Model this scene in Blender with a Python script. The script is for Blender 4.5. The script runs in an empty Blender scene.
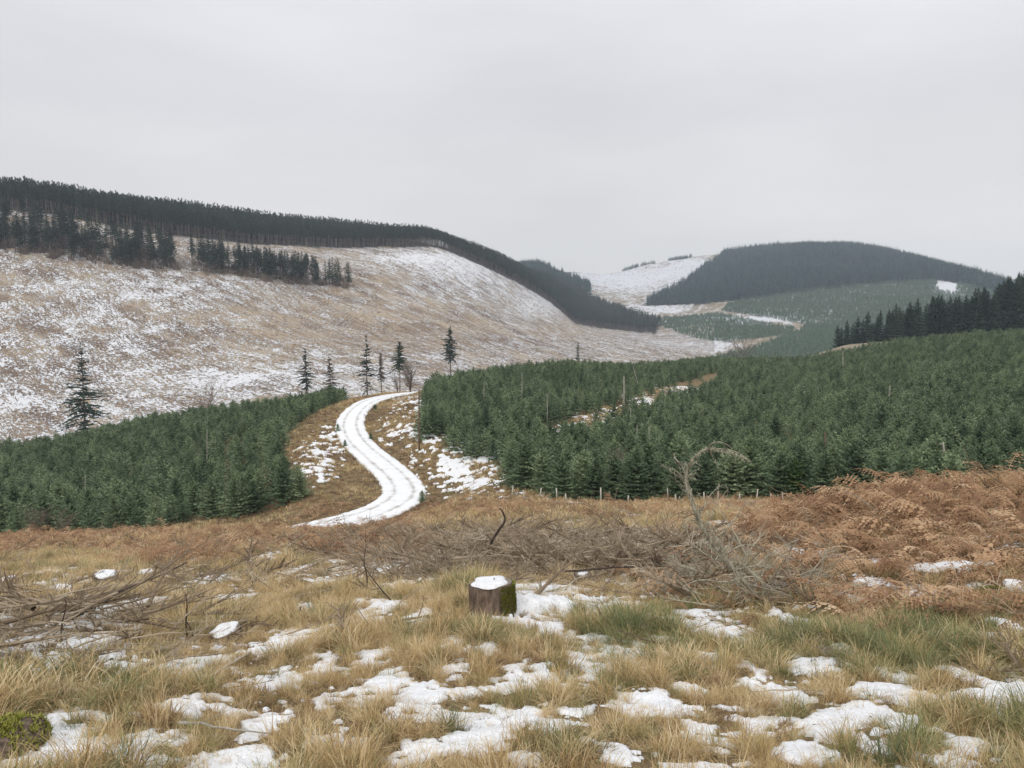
import bpy, math, random
import numpy as np
from mathutils import Vector, Matrix
R = math.radians
C = bpy.context.scene.collection
SC = bpy.context.scene
random.seed(7); RNG = np.random.default_rng(11)

# ------------------------------------------------------------------ camera, sky, sun, exposure
FPX = 760.0; PITCH = R(6.3)
cam_d = bpy.data.cameras.new('camera'); cam = bpy.data.objects.new('camera', cam_d); C.objects.link(cam)
cam_d.sensor_width = 36.0; cam_d.lens = 36.0*FPX/1024.0
cam_d.clip_start = 0.05; cam_d.clip_end = 30000
cam.location = (0, 0, 0); cam.rotation_euler = (math.pi/2-PITCH, 0, 0)
SC.camera = cam
SUN_EL, SUN_ROT = 38, 200
w = bpy.data.worlds.new('World'); SC.world = w; w.use_nodes = True
nt = w.node_tree; nt.nodes.clear()
def N(nt, t, **k):
    n = nt.nodes.new(t)
    for a, b in k.items(): setattr(n, a, b)
    return n
out = N(nt, 'ShaderNodeOutputWorld'); bg = N(nt, 'ShaderNodeBackground')
sky = N(nt, 'ShaderNodeTexSky', sky_type='NISHITA', sun_disc=False)
sky.sun_elevation = R(SUN_EL); sky.sun_rotation = R(SUN_ROT); sky.dust_density = 4; sky.air_density = 1.0
tc = N(nt, 'ShaderNodeTexCoord'); sep = N(nt, 'ShaderNodeSeparateXYZ'); ramp = N(nt, 'ShaderNodeValToRGB')
# overcast cloud deck: brightness by height above the horizon, soft cloud noise
els = ramp.color_ramp.elements
els[0].position = 0.0; els[0].color = (9.6, 9.3, 8.8, 1)
els[1].position = 1.0; els[1].color = (14.0, 14.2, 14.6, 1)
for p, c in ((0.06, (9.2, 9.0, 8.6)), (0.13, (7.9, 7.8, 7.7)), (0.22, (7.3, 7.2, 7.4)), (0.36, (8.1, 8.05, 8.35)), (0.6, (11.0, 11.1, 11.3))):
    e = els.new(p); e.color = (*c, 1)
ns = N(nt, 'ShaderNodeTexNoise'); ns.inputs['Scale'].default_value = 1.6; ns.inputs['Detail'].default_value = 4
mp = N(nt, 'ShaderNodeMapping'); mp.inputs['Scale'].default_value = (1, 1, 3.5); mp.inputs['Location'].default_value = (1.7, .4, .2)
mr = N(nt, 'ShaderNodeMapRange'); mr.inputs[1].default_value = 0.3; mr.inputs[2].default_value = 0.7; mr.inputs[3].default_value = 0.90; mr.inputs[4].default_value = 1.09
mul = N(nt, 'ShaderNodeVectorMath', operation='SCALE')
mix = N(nt, 'ShaderNodeMix', data_type='RGBA'); mix.inputs[0].default_value = 0.95
L = nt.links.new
L(tc.outputs['Generated'], sep.inputs[0]); L(sep.outputs[2], ramp.inputs[0])
L(tc.outputs['Generated'], mp.inputs[0]); L(mp.outputs[0], ns.inputs['Vector']); L(ns.outputs['Fac'], mr.inputs[0])
L(ramp.outputs[0], mul.inputs[0]); L(mr.outputs[0], mul.inputs['Scale'])
L(sky.outputs[0], mix.inputs[6]); L(mul.outputs[0], mix.inputs[7])
L(mix.outputs[2], bg.inputs['Color']); bg.inputs['Strength'].default_value = 0.1
L(bg.outputs[0], out.inputs[0])
sd = bpy.data.lights.new('sun', 'SUN'); sun = bpy.data.objects.new('sun', sd); C.objects.link(sun)
sd.energy = 1.2; sd.angle = R(25); sd.color = (1.0, 0.96, 0.9)
az = R(SUN_ROT); el = R(SUN_EL)
sdir = Vector((math.sin(az)*math.cos(el), math.cos(az)*math.cos(el), math.sin(el)))
sun.rotation_euler = sdir.to_track_quat('Z', 'Y').to_euler()
SC.view_settings.view_transform = 'Standard'; SC.view_settings.look = 'None'
SC.view_settings.gamma = 1; SC.view_settings.exposure = 0.12; SC.view_settings.use_curve_mapping = False
SC.cycles.max_bounces = 5; SC.cycles.diffuse_bounces = 3; SC.cycles.volume_bounces = 0

# ------------------------------------------------------------------ projection between photo pixels and places
CP, SP = math.cos(PITCH), math.sin(PITCH)
def ray(px, py):
    a = (np.asarray(px, float)-512)/FPX; b = (384-np.asarray(py, float))/FPX
    # world dir: right*a + up*b + fwd
    return a, CP + b*SP, b*CP - SP            # x, y, z (y>0)
def proj(x, y, z):
    d = y*CP - z*SP; u = y*SP + z*CP
    d = np.where(d > 1e-3, d, 1e-3)
    return 512+FPX*x/d, 384-FPX*u/d

# ------------------------------------------------------------------ noise
def _hash(ix, iy, s):
    h = (ix*374761393 + iy*668265263 + s*974634777) & 0xffffffff
    h = ((h ^ (h >> 13))*1274126177) & 0xffffffff
    h = (h ^ (h >> 16)) & 0xffffffff
    return h/4294967295.0
def vnoise(x, y, s=0):
    x = np.asarray(x, float); y = np.asarray(y, float)
    ix = np.floor(x).astype(np.int64); iy = np.floor(y).astype(np.int64)
    fx = x-ix; fy = y-iy; fx = fx*fx*(3-2*fx); fy = fy*fy*(3-2*fy)
    a = _hash(ix, iy, s); b = _hash(ix+1, iy, s); c = _hash(ix, iy+1, s); d = _hash(ix+1, iy+1, s)
    return (a+(b-a)*fx)*(1-fy)+(c+(d-c)*fx)*fy
def fbm(x, y, o=4, s=0):
    t = 0; a = 1; n = 0
    x = np.asarray(x, float); y = np.asarray(y, float)
    for k in range(o):
        cx, sx = math.cos(k*1.1+.3), math.sin(k*1.1+.3)
        t = t + a*vnoise((x*cx-y*sx)*2**k, (x*sx+y*cx)*2**k, s+k*17); n += a; a *= .5
    return t/n*2-1
def sstep(a, b, x):
    t = np.clip((np.asarray(x, float)-a)/(b-a), 0, 1); return t*t*(3-2*t)

# ------------------------------------------------------------------ terrain: surveyed points (pixel column, pixel row, distance)
CT = []
def cl(*p): CT.extend(p)
for x in (-150, 0, 256, 512, 768, 1024, 1180):
    cl((x, 768, 2.75))
cl((0,690,4.1),(256,690,4.1),(512,690,4.1),(768,690,4.1),(1024,690,4.1))
cl((-150,625,6.3),(0,625,6.3),(227,628,6.5),(490,612,6.5),(760,610,6.3),(900,610,6.0),(1024,608,5.8),(1180,600,5.6))
cl((0,572,13),(105,572,13),(300,570,12),(500,560,12),(700,560,10),(850,550,9),(1024,535,8.6),(1180,520,8.6))
cl((0,552,21),(200,548,21),(350,545,20),(500,538,20),(620,533,18),(720,530,15),(800,517,13),(900,502,12.5),(1024,489,12.5),(1180,480,13))
cl((-150,548,32),(0,542,32),(150,534,34),(300,531,36),(400,526,36),(500,512,34),(600,508,34),(720,512,30),(800,511,26),(900,503,22),(1024,492,22))
cl((0,543,46),(150,536,46),(300,534,46))
cl((345,520,52),(400,506,56),(400,492,62),(300,531,50),(250,520,57),(355,430,90),(385,397,125),(370,402,115),(330,408,113),(300,470,68),(300,490,62),(310,440,85))
cl((-150,540,60),(0,532,60),(150,522,61),(270,500,63),(-150,490,100),(0,478,100),(150,460,100),(270,438,96),(-150,465,150),(0,450,150),(150,425,150),(250,412,145),(340,402,135))
cl((450,490,60),(430,450,76),(430,400,112),(420,390,128),(500,470,65),(480,430,88),(540,480,58),(460,400,115),
   (600,497,52),(560,440,85),(560,400,120),(700,488,52),(700,420,98),(700,388,145),(800,495,48),(800,430,85),(800,385,140),(900,492,50),(900,420,90),(900,380,130),(900,356,180),
   (1024,485,48),(1024,420,80),(1024,370,130),(1024,337,195),(1180,470,50),(1180,400,90),(1180,330,180),
   (560,369,180),(480,380,150),(700,365,210),(830,361,220))
cl((-150,470,200),(0,450,200),(80,442,200),(200,425,200),(320,415,200),(430,405,210),(560,395,255),(700,385,320),(830,378,330),(960,360,300))
cl((-150,400,240),(0,405,235),(150,395,240),(300,385,245),(420,382,265),(560,366,370),(640,362,460),(-150,350,270),(0,350,275),(150,352,285),(300,348,300),(450,352,340),(560,345,470),(650,348,590),(700,351,720))
cl((-150,290,325),(0,300,320),(150,305,340),(300,312,390),(430,310,450),(530,318,580),(600,334,720),(650,341,800))
cl((-150,250,365),(0,262,360),(120,270,375),(190,275,390),(280,285,420),(350,290,450),(450,280,560),(520,292,700),(570,320,850),(620,335,900))
cl((-150,205,430),(0,212,425),(60,218,435),(150,233,470),(250,244,540),(330,247,590),(430,246,650),(480,263,720),(530,288,800),(575,322,900),(655,334,960))
cl((-150,194,500),(0,202,500),(100,212,560),(200,222,640),(300,233,720),(400,245,780),(440,250,800),(500,268,880),(560,294,980),(600,318,1080))
cl((-150,215,700),(0,225,700),(200,245,850),(400,268,1000),(480,285,1150))
cl((500,275,1500),(540,269,1500),(590,284,1450),(400,285,1500),(600,302,1200),(620,290,1500),(650,302,1250),(640,267,2050),(580,276,2000),(700,259,2050),(540,276,2200),(600,300,2700),(700,300,2800))
cl((700,344,780),(760,340,760),(830,348,640),(700,330,900),(640,318,1050),(760,320,950),(720,307,1100),(800,300,1080),(850,290,1120),(700,303,1150),(830,330,850),(900,310,880),(900,288,1100),(940,280,1150),(980,285,1150),
   (720,270,1500),(680,290,1350),(760,252,1650),(830,248,1700),(880,253,1650),(940,268,1550),(990,285,1500),(1060,310,1400),(1180,330,1400),(830,262,1400),(900,268,1350),(850,300,2600),(1024,320,2600))
cl((835,352,300),(900,345,300),(960,336,300),(1024,327,300),(1180,305,300),(1024,330,400),(1180,315,420),(900,352,420),(1060,345,700),(960,330,700))
for x in (-150, 150, 400, 700, 1024, 1180): cl((x, 305, 3200), (x, 304, 9000))
CT = np.array(CT, float)
_a, _b, _c = ray(CT[:, 0], CT[:, 1]); k_ = CT[:, 2]/_b
cx, cy, cz = _a*k_, CT[:, 2], _c*k_
TS = 3.0
def tkey(x, y): return np.arctan2(x, y)*TS, np.log(np.hypot(x, y))
ca, cb = tkey(cx, cy); cr = np.hypot(cx, cy); cv = (cz+1.6)/cr
def U(r2): return np.where(r2 > 1e-12, .5*r2*np.log(np.maximum(r2, 1e-12)), 0)
n_ = len(ca); K = U((ca[:, None]-ca)**2+(cb[:, None]-cb)**2) + np.eye(n_)*0.0015
P = np.c_[np.ones(n_), ca, cb]; A = np.block([[K, P], [P.T, np.zeros((3, 3))]])
W = np.linalg.solve(A, np.r_[cv, 0, 0, 0])
TH0 = R(60); GA = np.linspace(-TH0, TH0, 261); GB = np.linspace(math.log(1.8), math.log(9000), 460)
ga, gb = np.meshgrid(GA*TS, GB, indexing='ij'); fa, fb = ga.ravel(), gb.ravel(); T = np.zeros(fa.size)
for s in range(0, fa.size, 20000):
    e = slice(s, s+20000)
    T[e] = U((fa[e, None]-ca)**2+(fb[e, None]-cb)**2) @ W[:n_] + W[n_] + W[n_+1]*fa[e] + W[n_+2]*fb[e]
T = T.reshape(ga.shape)
def base_h(x, y):
    x = np.asarray(x, float); y = np.asarray(y, float)
    th = np.arctan2(x, y); r = np.hypot(x, y); lr = np.log(np.maximum(r, 1e-3))
    a = (np.clip(th, -TH0, TH0)+TH0)/(2*TH0)*(len(GA)-1); b = np.clip((lr-GB[0])/(GB[-1]-GB[0]), 0, 1)*(len(GB)-1)
    i = np.minimum(a.astype(int), len(GA)-2); j = np.minimum(b.astype(int), len(GB)-2); fa = a-i; fb = b-j
    t = (T[i, j]*(1-fa)+T[i+1, j]*fa)*(1-fb)+(T[i, j+1]*(1-fa)+T[i+1, j+1]*fa)*fb
    wbk = sstep(R(58), R(120), np.abs(th))
    t = t*(1-wbk) + wbk*0.06
    return -1.6 + t*r
def rough(x, y):
    r = np.hypot(x, y)
    z = fbm(x/5.3, y/5.3, 3, 3)*0.10*(1-sstep(60, 140, r))*sstep(1, 5, r)
    z = z + fbm(x/.75, y/.75, 3, 9)*0.055*(1-sstep(30, 80, r))
    z = z + fbm(x/40, y/40, 4, 21)*2.2*sstep(180, 500, r) + fbm(x/7, y/7, 2, 31)*.35*sstep(160, 300, r) + fbm(x/130, y/130, 4, 35)*11*sstep(1000, 1250, r)
    return z
HAZE = 0.00022
# ------------------------------------------------------------------ the track's centre line
def h0(x, y): return base_h(x, y)+rough(x, y)
RR = np.exp(np.linspace(math.log(2.0), math.log(3500), 1600))
def hit(px, py, hf=None, dmin=0.0):
    """first place on the ground behind a pixel"""
    hf = hf or h
    a, b, c = ray(px, py); k = RR/math.hypot(a, b); x, y, z = a*k, b*k, c*k
    g = hf(x, y)-z; ok = np.where((g[1:] >= 0) & (g[:-1] < 0) & (RR[1:] > dmin))[0]
    if not len(ok): return None
    i = ok[0]; f = -g[i]/(g[i+1]-g[i]); kk = k[i]+(k[i+1]-k[i])*f
    return (a*kk, b*kk, c*kk)
def at(px, py, D):
    a, b, c = ray(px, py); k = D/b; return (a*k, D, c*k)
trk_px = [(200,550,44),(255,542,47),(300,532,50),(345,521,53),(378,511,56),(398,500,59),(404,489,63),(394,474,69),(374,457,77),(356,440,86),(350,424,96),(356,411,107),(368,402,117),(384,397,126),(402,394,136),(425,392,150),(450,392,168)]
tp = np.array([at(*p) for p in trk_px])
def catmull(P, n):
    P = np.asarray(P, float); Q = np.vstack([2*P[0]-P[1], P, 2*P[-1]-P[-2]]); o = []
    for i in range(1, len(Q)-2):
        for t in np.arange(n)/n:
            a, b, c, d = Q[i-1:i+3]
            o.append(.5*((2*b)+(c-a)*t+(2*a-5*b+4*c-d)*t*t+(-a+3*b-3*c+d)*t**3))
    o.append(P[-1]); return np.array(o)
TR = catmull(tp, 24)
def trk_dist(x, y):
    """distance to the centre line and the line's height there"""
    x = np.asarray(x, float).ravel(); y = np.asarray(y, float).ravel()
    d = np.full(x.shape, 1e9); z = np.zeros(x.shape); sd_ = np.zeros(x.shape)
    m = np.where((y > 35) & (y < 185) & (x > -60) & (x < 25))[0]
    if len(m):
        A = TR[:-1, :2]; B = TR[1:, :2]; AB = B-A; l2 = (AB**2).sum(1)
        for s in range(0, len(m), 20000):
            q = m[s:s+20000]; p = np.c_[x[q], y[q]]
            t = np.clip((((p[:, None]-A)*AB).sum(2))/l2, 0, 1)
            e = p[:, None]-(A+AB*t[..., None]); dd = np.hypot(e[..., 0], e[..., 1]); i = dd.argmin(1); r_ = np.arange(len(q))
            d[q] = dd[r_, i]; z[q] = TR[i, 2]+(TR[i+1, 2]-TR[i, 2])*t[r_, i]
    return d, z
TW = 1.78
def h(x, y):
    x = np.asarray(x, float); y = np.asarray(y, float); sh = x.shape
    z = h0(x, y).ravel(); d, tz = trk_dist(x, y)
    k = 1-sstep(TW+.3, TW+6, d)
    z = z*(1-k)+(tz-.12)*k
    return z.reshape(sh)

# ------------------------------------------------------------------ mesh helpers
def prop(o, label=None, cat=None, group=None, kind=None):
    if label: o['label'] = label
    if cat: o['category'] = cat
    if group: o['group'] = group
    if kind: o['kind'] = kind
    return o
def mesh_np(name, V, F, mat=None, attrs=None, smooth=True):
    me = bpy.data.meshes.new(name); V = np.ascontiguousarray(V, np.float32); F = np.ascontiguousarray(F, np.int32)
    me.vertices.add(len(V)); me.vertices.foreach_set('co', V.ravel())
    k = F.shape[1]; me.loops.add(F.size); me.loops.foreach_set('vertex_index', F.ravel())
    me.polygons.add(len(F)); me.polygons.foreach_set('loop_start', np.arange(len(F), dtype=np.int32)*k)
    me.polygons.foreach_set('loop_total', np.full(len(F), k, np.int32)) if False else None
    me.update(calc_edges=True)
    if smooth: me.polygons.foreach_set('use_smooth', np.ones(len(F), bool))
    for an, av in (attrs or {}).items():
        a = me.attributes.new(an, 'FLOAT', 'POINT'); a.data.foreach_set('value', np.ascontiguousarray(av, np.float32))
    if mat: me.materials.append(mat)
    return me
def link(name, me, parent=None, loc=None, rz=0, s=1):
    o = bpy.data.objects.new(name, me); C.objects.link(o)
    if parent: o.parent = parent
    if loc is not None: o.location = loc
    if rz: o.rotation_euler = (0, 0, rz)
    if s != 1: o.scale = (s, s, s)
    return o
def empty(name, loc, rz=0, s=1):
    o = link(name, None, None, loc, rz, s); o.empty_display_size = .2; return o
class MB:
    """collects triangles and quads of one mesh with a random value per piece"""
    def __init__(s): s.v = []; s.f = []; s.r = []; s.m = []
    def add(s, vs, fs, rnd=0.5, mi=0):
        b = len(s.v); s.v.extend(vs); s.r.extend([rnd]*len(vs)); s.f.extend([tuple(i+b for i in f) for f in fs]); s.m.extend([mi]*len(fs))
    def tube(s, pts, rad, n=5, rnd=.5, mi=0, cap=False, wob=0):
        pts = [Vector(p) for p in pts]; vs = []; fs = []
        for i, p in enumerate(pts):
            d = (pts[min(i+1, len(pts)-1)]-pts[max(i-1, 0)]); d = d.normalized() if d.length > 1e-9 else Vector((0, 0, 1))
            a = d.cross(Vector((.3, .9, .17))).normalized() if abs(d.dot(Vector((.3, .9, .17)).normalized())) < .95 else d.cross(Vector((1, 0, 0))).normalized()
            b = d.cross(a)
            for k in range(n):
                t = 2*math.pi*k/n; rr = rad[i]*(1+wob*random.uniform(-1, 1)); vs.append(p+a*(math.cos(t)*rr)+b*(math.sin(t)*rr))
        for i in range(len(pts)-1):
            for k in range(n):
                fs.append((i*n+k, i*n+(k+1) % n, (i+1)*n+(k+1) % n, (i+1)*n+k))
        if cap: fs.append(tuple(range((len(pts)-1)*n, len(pts)*n))); fs.append(tuple(reversed(range(n))))
        s.add(vs, fs, rnd, mi)
    def mesh(s, name, mats, smooth=False):
        me = bpy.data.meshes.new(name); me.from_pydata([tuple(v) for v in s.v], [], s.f)
        for m in (mats if isinstance(mats, (list, tuple)) else [mats]): me.materials.append(m)
        me.polygons.foreach_set('material_index', np.array(s.m, np.int32))
        if smooth: me.polygons.foreach_set('use_smooth', np.ones(len(s.f), bool))
        a = me.attributes.new('rnd', 'FLOAT', 'POINT'); a.data.foreach_set('value', np.array(s.r, np.float32)); me.update()
        return me
_pc = [0]
def scatter(name, variants, pos, rot, scl, vid, label, cat, kind='stuff', tint=None):
    """one object that stands a variant mesh on every point"""
    me = bpy.data.meshes.new(name); n = len(pos); me.vertices.add(n); me.vertices.foreach_set('co', np.ascontiguousarray(pos, np.float32).ravel())
    a = me.attributes.new('rot', 'FLOAT_VECTOR', 'POINT'); a.data.foreach_set('vector', np.ascontiguousarray(rot, np.float32).ravel())
    scl = np.asarray(scl, np.float32)
    if scl.ndim == 1: scl = np.repeat(scl[:, None], 3, 1)
    a = me.attributes.new('scl', 'FLOAT_VECTOR', 'POINT'); a.data.foreach_set('vector', np.ascontiguousarray(scl).ravel())
    a = me.attributes.new('vid', 'INT', 'POINT'); a.data.foreach_set('value', np.ascontiguousarray(vid, np.int32))
    a = me.attributes.new('tint', 'FLOAT', 'POINT'); a.data.foreach_set('value', np.ascontiguousarray(tint if tint is not None else RNG.random(n), np.float32))
    o = link(name, me); g = bpy.data.node_groups.new(name, 'GeometryNodeTree')
    g.interface.new_socket('Geometry', in_out='INPUT', socket_type='NodeSocketGeometry'); g.interface.new_socket('Geometry', in_out='OUTPUT', socket_type='NodeSocketGeometry')
    gi = N(g, 'NodeGroupInput'); go = N(g, 'NodeGroupOutput'); jn = N(g, 'GeometryNodeJoinGeometry'); lk = g.links.new
    def attr(nm, ty):
        q = N(g, 'GeometryNodeInputNamedAttribute', data_type=ty); q.inputs['Name'].default_value = nm; return q.outputs['Attribute']
    ar, asc, av = attr('rot', 'FLOAT_VECTOR'), attr('scl', 'FLOAT_VECTOR'), attr('vid', 'INT')
    er = N(g, 'FunctionNodeEulerToRotation'); lk(ar, er.inputs[0])
    for k, vm in enumerate(variants):
        _pc[0] += 1; src = bpy.data.objects.new('source_%s' % name, vm)
        oi = N(g, 'GeometryNodeObjectInfo'); oi.inputs['Object'].default_value = src; oi.inputs['As Instance'].default_value = True
        cmp_ = N(g, 'FunctionNodeCompare', data_type='INT', operation='EQUAL'); lk(av, cmp_.inputs[2]); cmp_.inputs[3].default_value = k
        ip = N(g, 'GeometryNodeInstanceOnPoints'); lk(gi.outputs[0], ip.inputs['Points']); lk(cmp_.outputs[0], ip.inputs['Selection'])
        lk(oi.outputs['Geometry'], ip.inputs['Instance']); lk(er.outputs[0], ip.inputs['Rotation']); lk(asc, ip.inputs['Scale']); lk(ip.outputs[0], jn.inputs[0])
    lk(jn.outputs[0], go.inputs[0])
    md = o.modifiers.new('scatter', 'NODES'); md.node_group = g
    return prop(o, label, cat, None, kind)

# ------------------------------------------------------------------ materials
def new_mat(name):
    m = bpy.data.materials.new(name); m.use_nodes = True; nt = m.node_tree; nt.nodes.clear()
    o = N(nt, 'ShaderNodeOutputMaterial'); p = N(nt, 'ShaderNodeBsdfPrincipled'); nt.links.new(p.outputs[0], o.inputs[0])
    p.inputs['Roughness'].default_value = .85; p.inputs['Specular IOR Level'].default_value = .2
    return m, nt, p, o
def rampn(nt, stops, interp='LINEAR'):
    r = N(nt, 'ShaderNodeValToRGB'); e = r.color_ramp.elements; r.color_ramp.interpolation = interp
    e[0].position = stops[0][0]; e[0].color = (*stops[0][1], 1); e[1].position = stops[-1][0]; e[1].color = (*stops[-1][1], 1)
    for p, c in stops[1:-1]: q = e.new(p); q.color = (*c, 1)
    return r
def attrn(nt, nm, ty='GEOMETRY'):
    a = N(nt, 'ShaderNodeAttribute'); a.attribute_name = nm; a.attribute_type = ty; return a.outputs['Fac']
def mathn(nt, op, a, b=None, c=None):
    q = N(nt, 'ShaderNodeMath', operation=op)
    for i, v in enumerate((a, b, c)):
        if v is None: continue
        if isinstance(v, (int, float)): q.inputs[i].default_value = v
        else: nt.links.new(v, q.inputs[i])
    return q.outputs[0]
def mixc(nt, f, a, b):
    q = N(nt, 'ShaderNodeMix', data_type='RGBA')
    for i, v in ((0, f), (6, a), (7, b)):
        if isinstance(v, (int, float)): q.inputs[i].default_value = v
        elif isinstance(v, tuple): q.inputs[i].default_value = (*v, 1)
        else: nt.links.new(v, q.inputs[i])
    return q.outputs[2]
def noisen(nt, scale, detail=4, vec=None, rough_=.55, dist=0):
    q = N(nt, 'ShaderNodeTexNoise'); q.inputs['Scale'].default_value = scale; q.inputs['Detail'].default_value = detail
    q.inputs['Roughness'].default_value = rough_; q.inputs['Distortion'].default_value = dist
    if vec is not None: nt.links.new(vec, q.inputs['Vector'])
    return q.outputs['Fac']
def posn(nt, scale=(1, 1, 1), rz=0):
    g = N(nt, 'ShaderNodeNewGeometry'); r = N(nt, 'ShaderNodeMapping'); r.inputs['Rotation'].default_value = (0, 0, rz)
    s = N(nt, 'ShaderNodeMapping'); s.inputs['Scale'].default_value = scale
    nt.links.new(g.outputs['Position'], r.inputs[0]); nt.links.new(r.outputs[0], s.inputs[0]); return s.outputs[0]
def bumpn(nt, hgt, strength, dist, p):
    b = N(nt, 'ShaderNodeBump'); b.inputs['Strength'].default_value = strength; b.inputs['Distance'].default_value = dist
    nt.links.new(hgt, b.inputs['Height']); nt.links.new(b.outputs[0], p.inputs['Normal'])
def leaf_mat(name, stops, trans=.25, use_tint=True, tw=.5):
    """plant colour: random per leaf mixed with random per plant"""
    m, nt, p, o = new_mat(name); rnd = attrn(nt, 'rnd')
    oi = N(nt, 'ShaderNodeObjectInfo'); f = mathn(nt, 'ADD', mathn(nt, 'MULTIPLY', rnd, 1-tw), mathn(nt, 'MULTIPLY', oi.outputs['Random'], tw))
    r = rampn(nt, stops); nt.links.new(f, r.inputs[0]); nt.links.new(r.outputs[0], p.inputs['Base Color'])
    if trans:
        t = N(nt, 'ShaderNodeBsdfTranslucent'); nt.links.new(r.outputs[0], t.inputs[0]); mx = N(nt, 'ShaderNodeMixShader'); mx.inputs[0].default_value = trans
        nt.links.new(p.outputs[0], mx.inputs[1]); nt.links.new(t.outputs[0], mx.inputs[2]); nt.links.new(mx.outputs[0], o.inputs[0])
    return m
M = {}
M['straw'] = leaf_mat('straw grass', [(0, (.17, .10, .045)), (.3, (.42, .29, .13)), (.6, (.64, .49, .27)), (1, (.86, .74, .52))], .28)
M['green'] = leaf_mat('green grass', [(0, (.08, .09, .035)), (.4, (.22, .22, .09)), (.7, (.44, .39, .19)), (1, (.74, .63, .38))], .28)
M['rush'] = leaf_mat('dark green grass', [(0, (.09, .12, .06)), (.5, (.17, .20, .09)), (1, (.36, .34, .17))], .3)
M['bracken'] = leaf_mat('dead bracken', [(0, (.14, .08, .048)), (.35, (.35, .205, .115)), (.65, (.55, .37, .22)), (1, (.76, .60, .42))], .3)
M['heath'] = leaf_mat('brown heath', [(0, (.12, .08, .055)), (.5, (.26, .17, .10)), (1, (.42, .30, .18))], .2)
M['spruce'] = leaf_mat('young spruce needles', [(0, (.052, .08, .046)), (.4, (.108, .158, .086)), (.75, (.20, .26, .14)), (1, (.32, .38, .22))], .15, tw=.55)
M['lightspruce'] = leaf_mat('light spruce needles', [(0, (.06, .11, .04)), (1, (.13, .2, .07))], .12)
M['darkspruce'] = leaf_mat('mature spruce needles', [(0, (.016, .03, .023)), (.5, (.036, .062, .044)), (1, (.08, .115, .075))], .05)
M['farspruce'] = leaf_mat('distant spruce needles', [(0, (.006, .028, .024)), (.5, (.022, .072, .056)), (1, (.065, .17, .12))], .0)
M['farsyoung'] = leaf_mat('distant young spruce needles', [(0, (.07, .125, .08)), (1, (.17, .25, .155))], .0)
M['palebark'] = leaf_mat('pale edge trunks', [(0, (.14, .12, .10)), (1, (.34, .30, .25))], 0)
M['farbark'] = leaf_mat('distant trunks', [(0, (.03, .035, .028)), (1, (.05, .055, .04))], 0)
M['sprbark'] = leaf_mat('spruce bark', [(0, (.08, .065, .05)), (1, (.22, .18, .145))], 0)
M['stick'] = leaf_mat('dead brash wood', [(0, (.10, .07, .045)), (.4, (.24, .185, .125)), (.75, (.42, .345, .25)), (1, (.60, .54, .43))], 0)
M['deadtwig'] = leaf_mat('bare twigs', [(0, (.10, .075, .06)), (1, (.24, .19, .15))], 0)
M['moss'] = leaf_mat('moss', [(0, (.10, .12, .02)), (.5, (.19, .20, .035)), (1, (.32, .31, .07))], 0)
def wood(name, a, b, sc=30):
    m, nt, p, o = new_mat(name); n = noisen(nt, sc, 5, posn(nt, (1, 1, .25))); r = rampn(nt, [(.3, a), (.7, b)]); nt.links.new(n, r.inputs[0])
    nt.links.new(r.outputs[0], p.inputs['Base Color']); bumpn(nt, n, .6, .02, p); return m
M['bark'] = wood('stump bark', (.05, .035, .025), (.22, .16, .12))
M['cut'] = wood('weathered cut wood', (.10, .08, .065), (.30, .25, .2), 18)
M['pale'] = wood('bleached dead wood', (.22, .2, .17), (.5, .47, .41), 14)
M['browndead'] = wood('brown dead wood', (.10, .07, .05), (.22, .15, .11), 14)
M['dark'] = wood('dark wet branch', (.03, .022, .018), (.10, .075, .06), 25)
M['lichen'] = wood('lichen covered bark', (.13, .105, .08), (.46, .43, .33), 32)
M['tuft'] = leaf_mat('lichen tufts', [(0, (.24, .23, .16)), (1, (.52, .50, .38))], 0)
M['stake'] = wood('pale stake', (.35, .32, .27), (.6, .57, .5), 10)
def snow_mat(name, spec=False):
    m, nt, p, o = new_mat(name); v = posn(nt); n1 = noisen(nt, 9, 6, v); n2 = noisen(nt, 60, 3, v)
    r = rampn(nt, [(.3, (.68, .69, .71)), (.7, (.84, .845, .855))]); nt.links.new(n1, r.inputs[0])
    d = noisen(nt, 55, 5, v, .75); dd = rampn(nt, [(.55, (0, 0, 0)), (.66, (1, 1, 1))]); nt.links.new(d, dd.inputs[0])
    c = mixc(nt, mathn(nt, 'MULTIPLY', dd.outputs[0], .75), r.outputs[0], (.34, .28, .18)); nt.links.new(c, p.inputs['Base Color'])
    p.inputs['Roughness'].default_value = .6; p.inputs['Subsurface Weight'].default_value = 0
    bumpn(nt, mathn(nt, 'ADD', n1, mathn(nt, 'MULTIPLY', n2, .35)), .7, .03, p); return m
M['snow'] = snow_mat('snow')
# near ground: litter and moss, brown to olive
m, nt, p, o = new_mat('grassland soil'); v = posn(nt); n1 = noisen(nt, 1.3, 6, v, .6); n2 = noisen(nt, 22, 5, v, .7)
r1 = rampn(nt, [(.2, (.07, .05, .03)), (.45, (.15, .105, .055)), (.6, (.24, .17, .085)), (.8, (.13, .12, .05))]); nt.links.new(mathn(nt, 'ADD', mathn(nt, 'MULTIPLY', n1, .5), mathn(nt, 'MULTIPLY', n2, .5)), r1.inputs[0])
nt.links.new(r1.outputs[0], p.inputs['Base Color']); bumpn(nt, n2, .8, .06, p); M['soil'] = m
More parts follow.
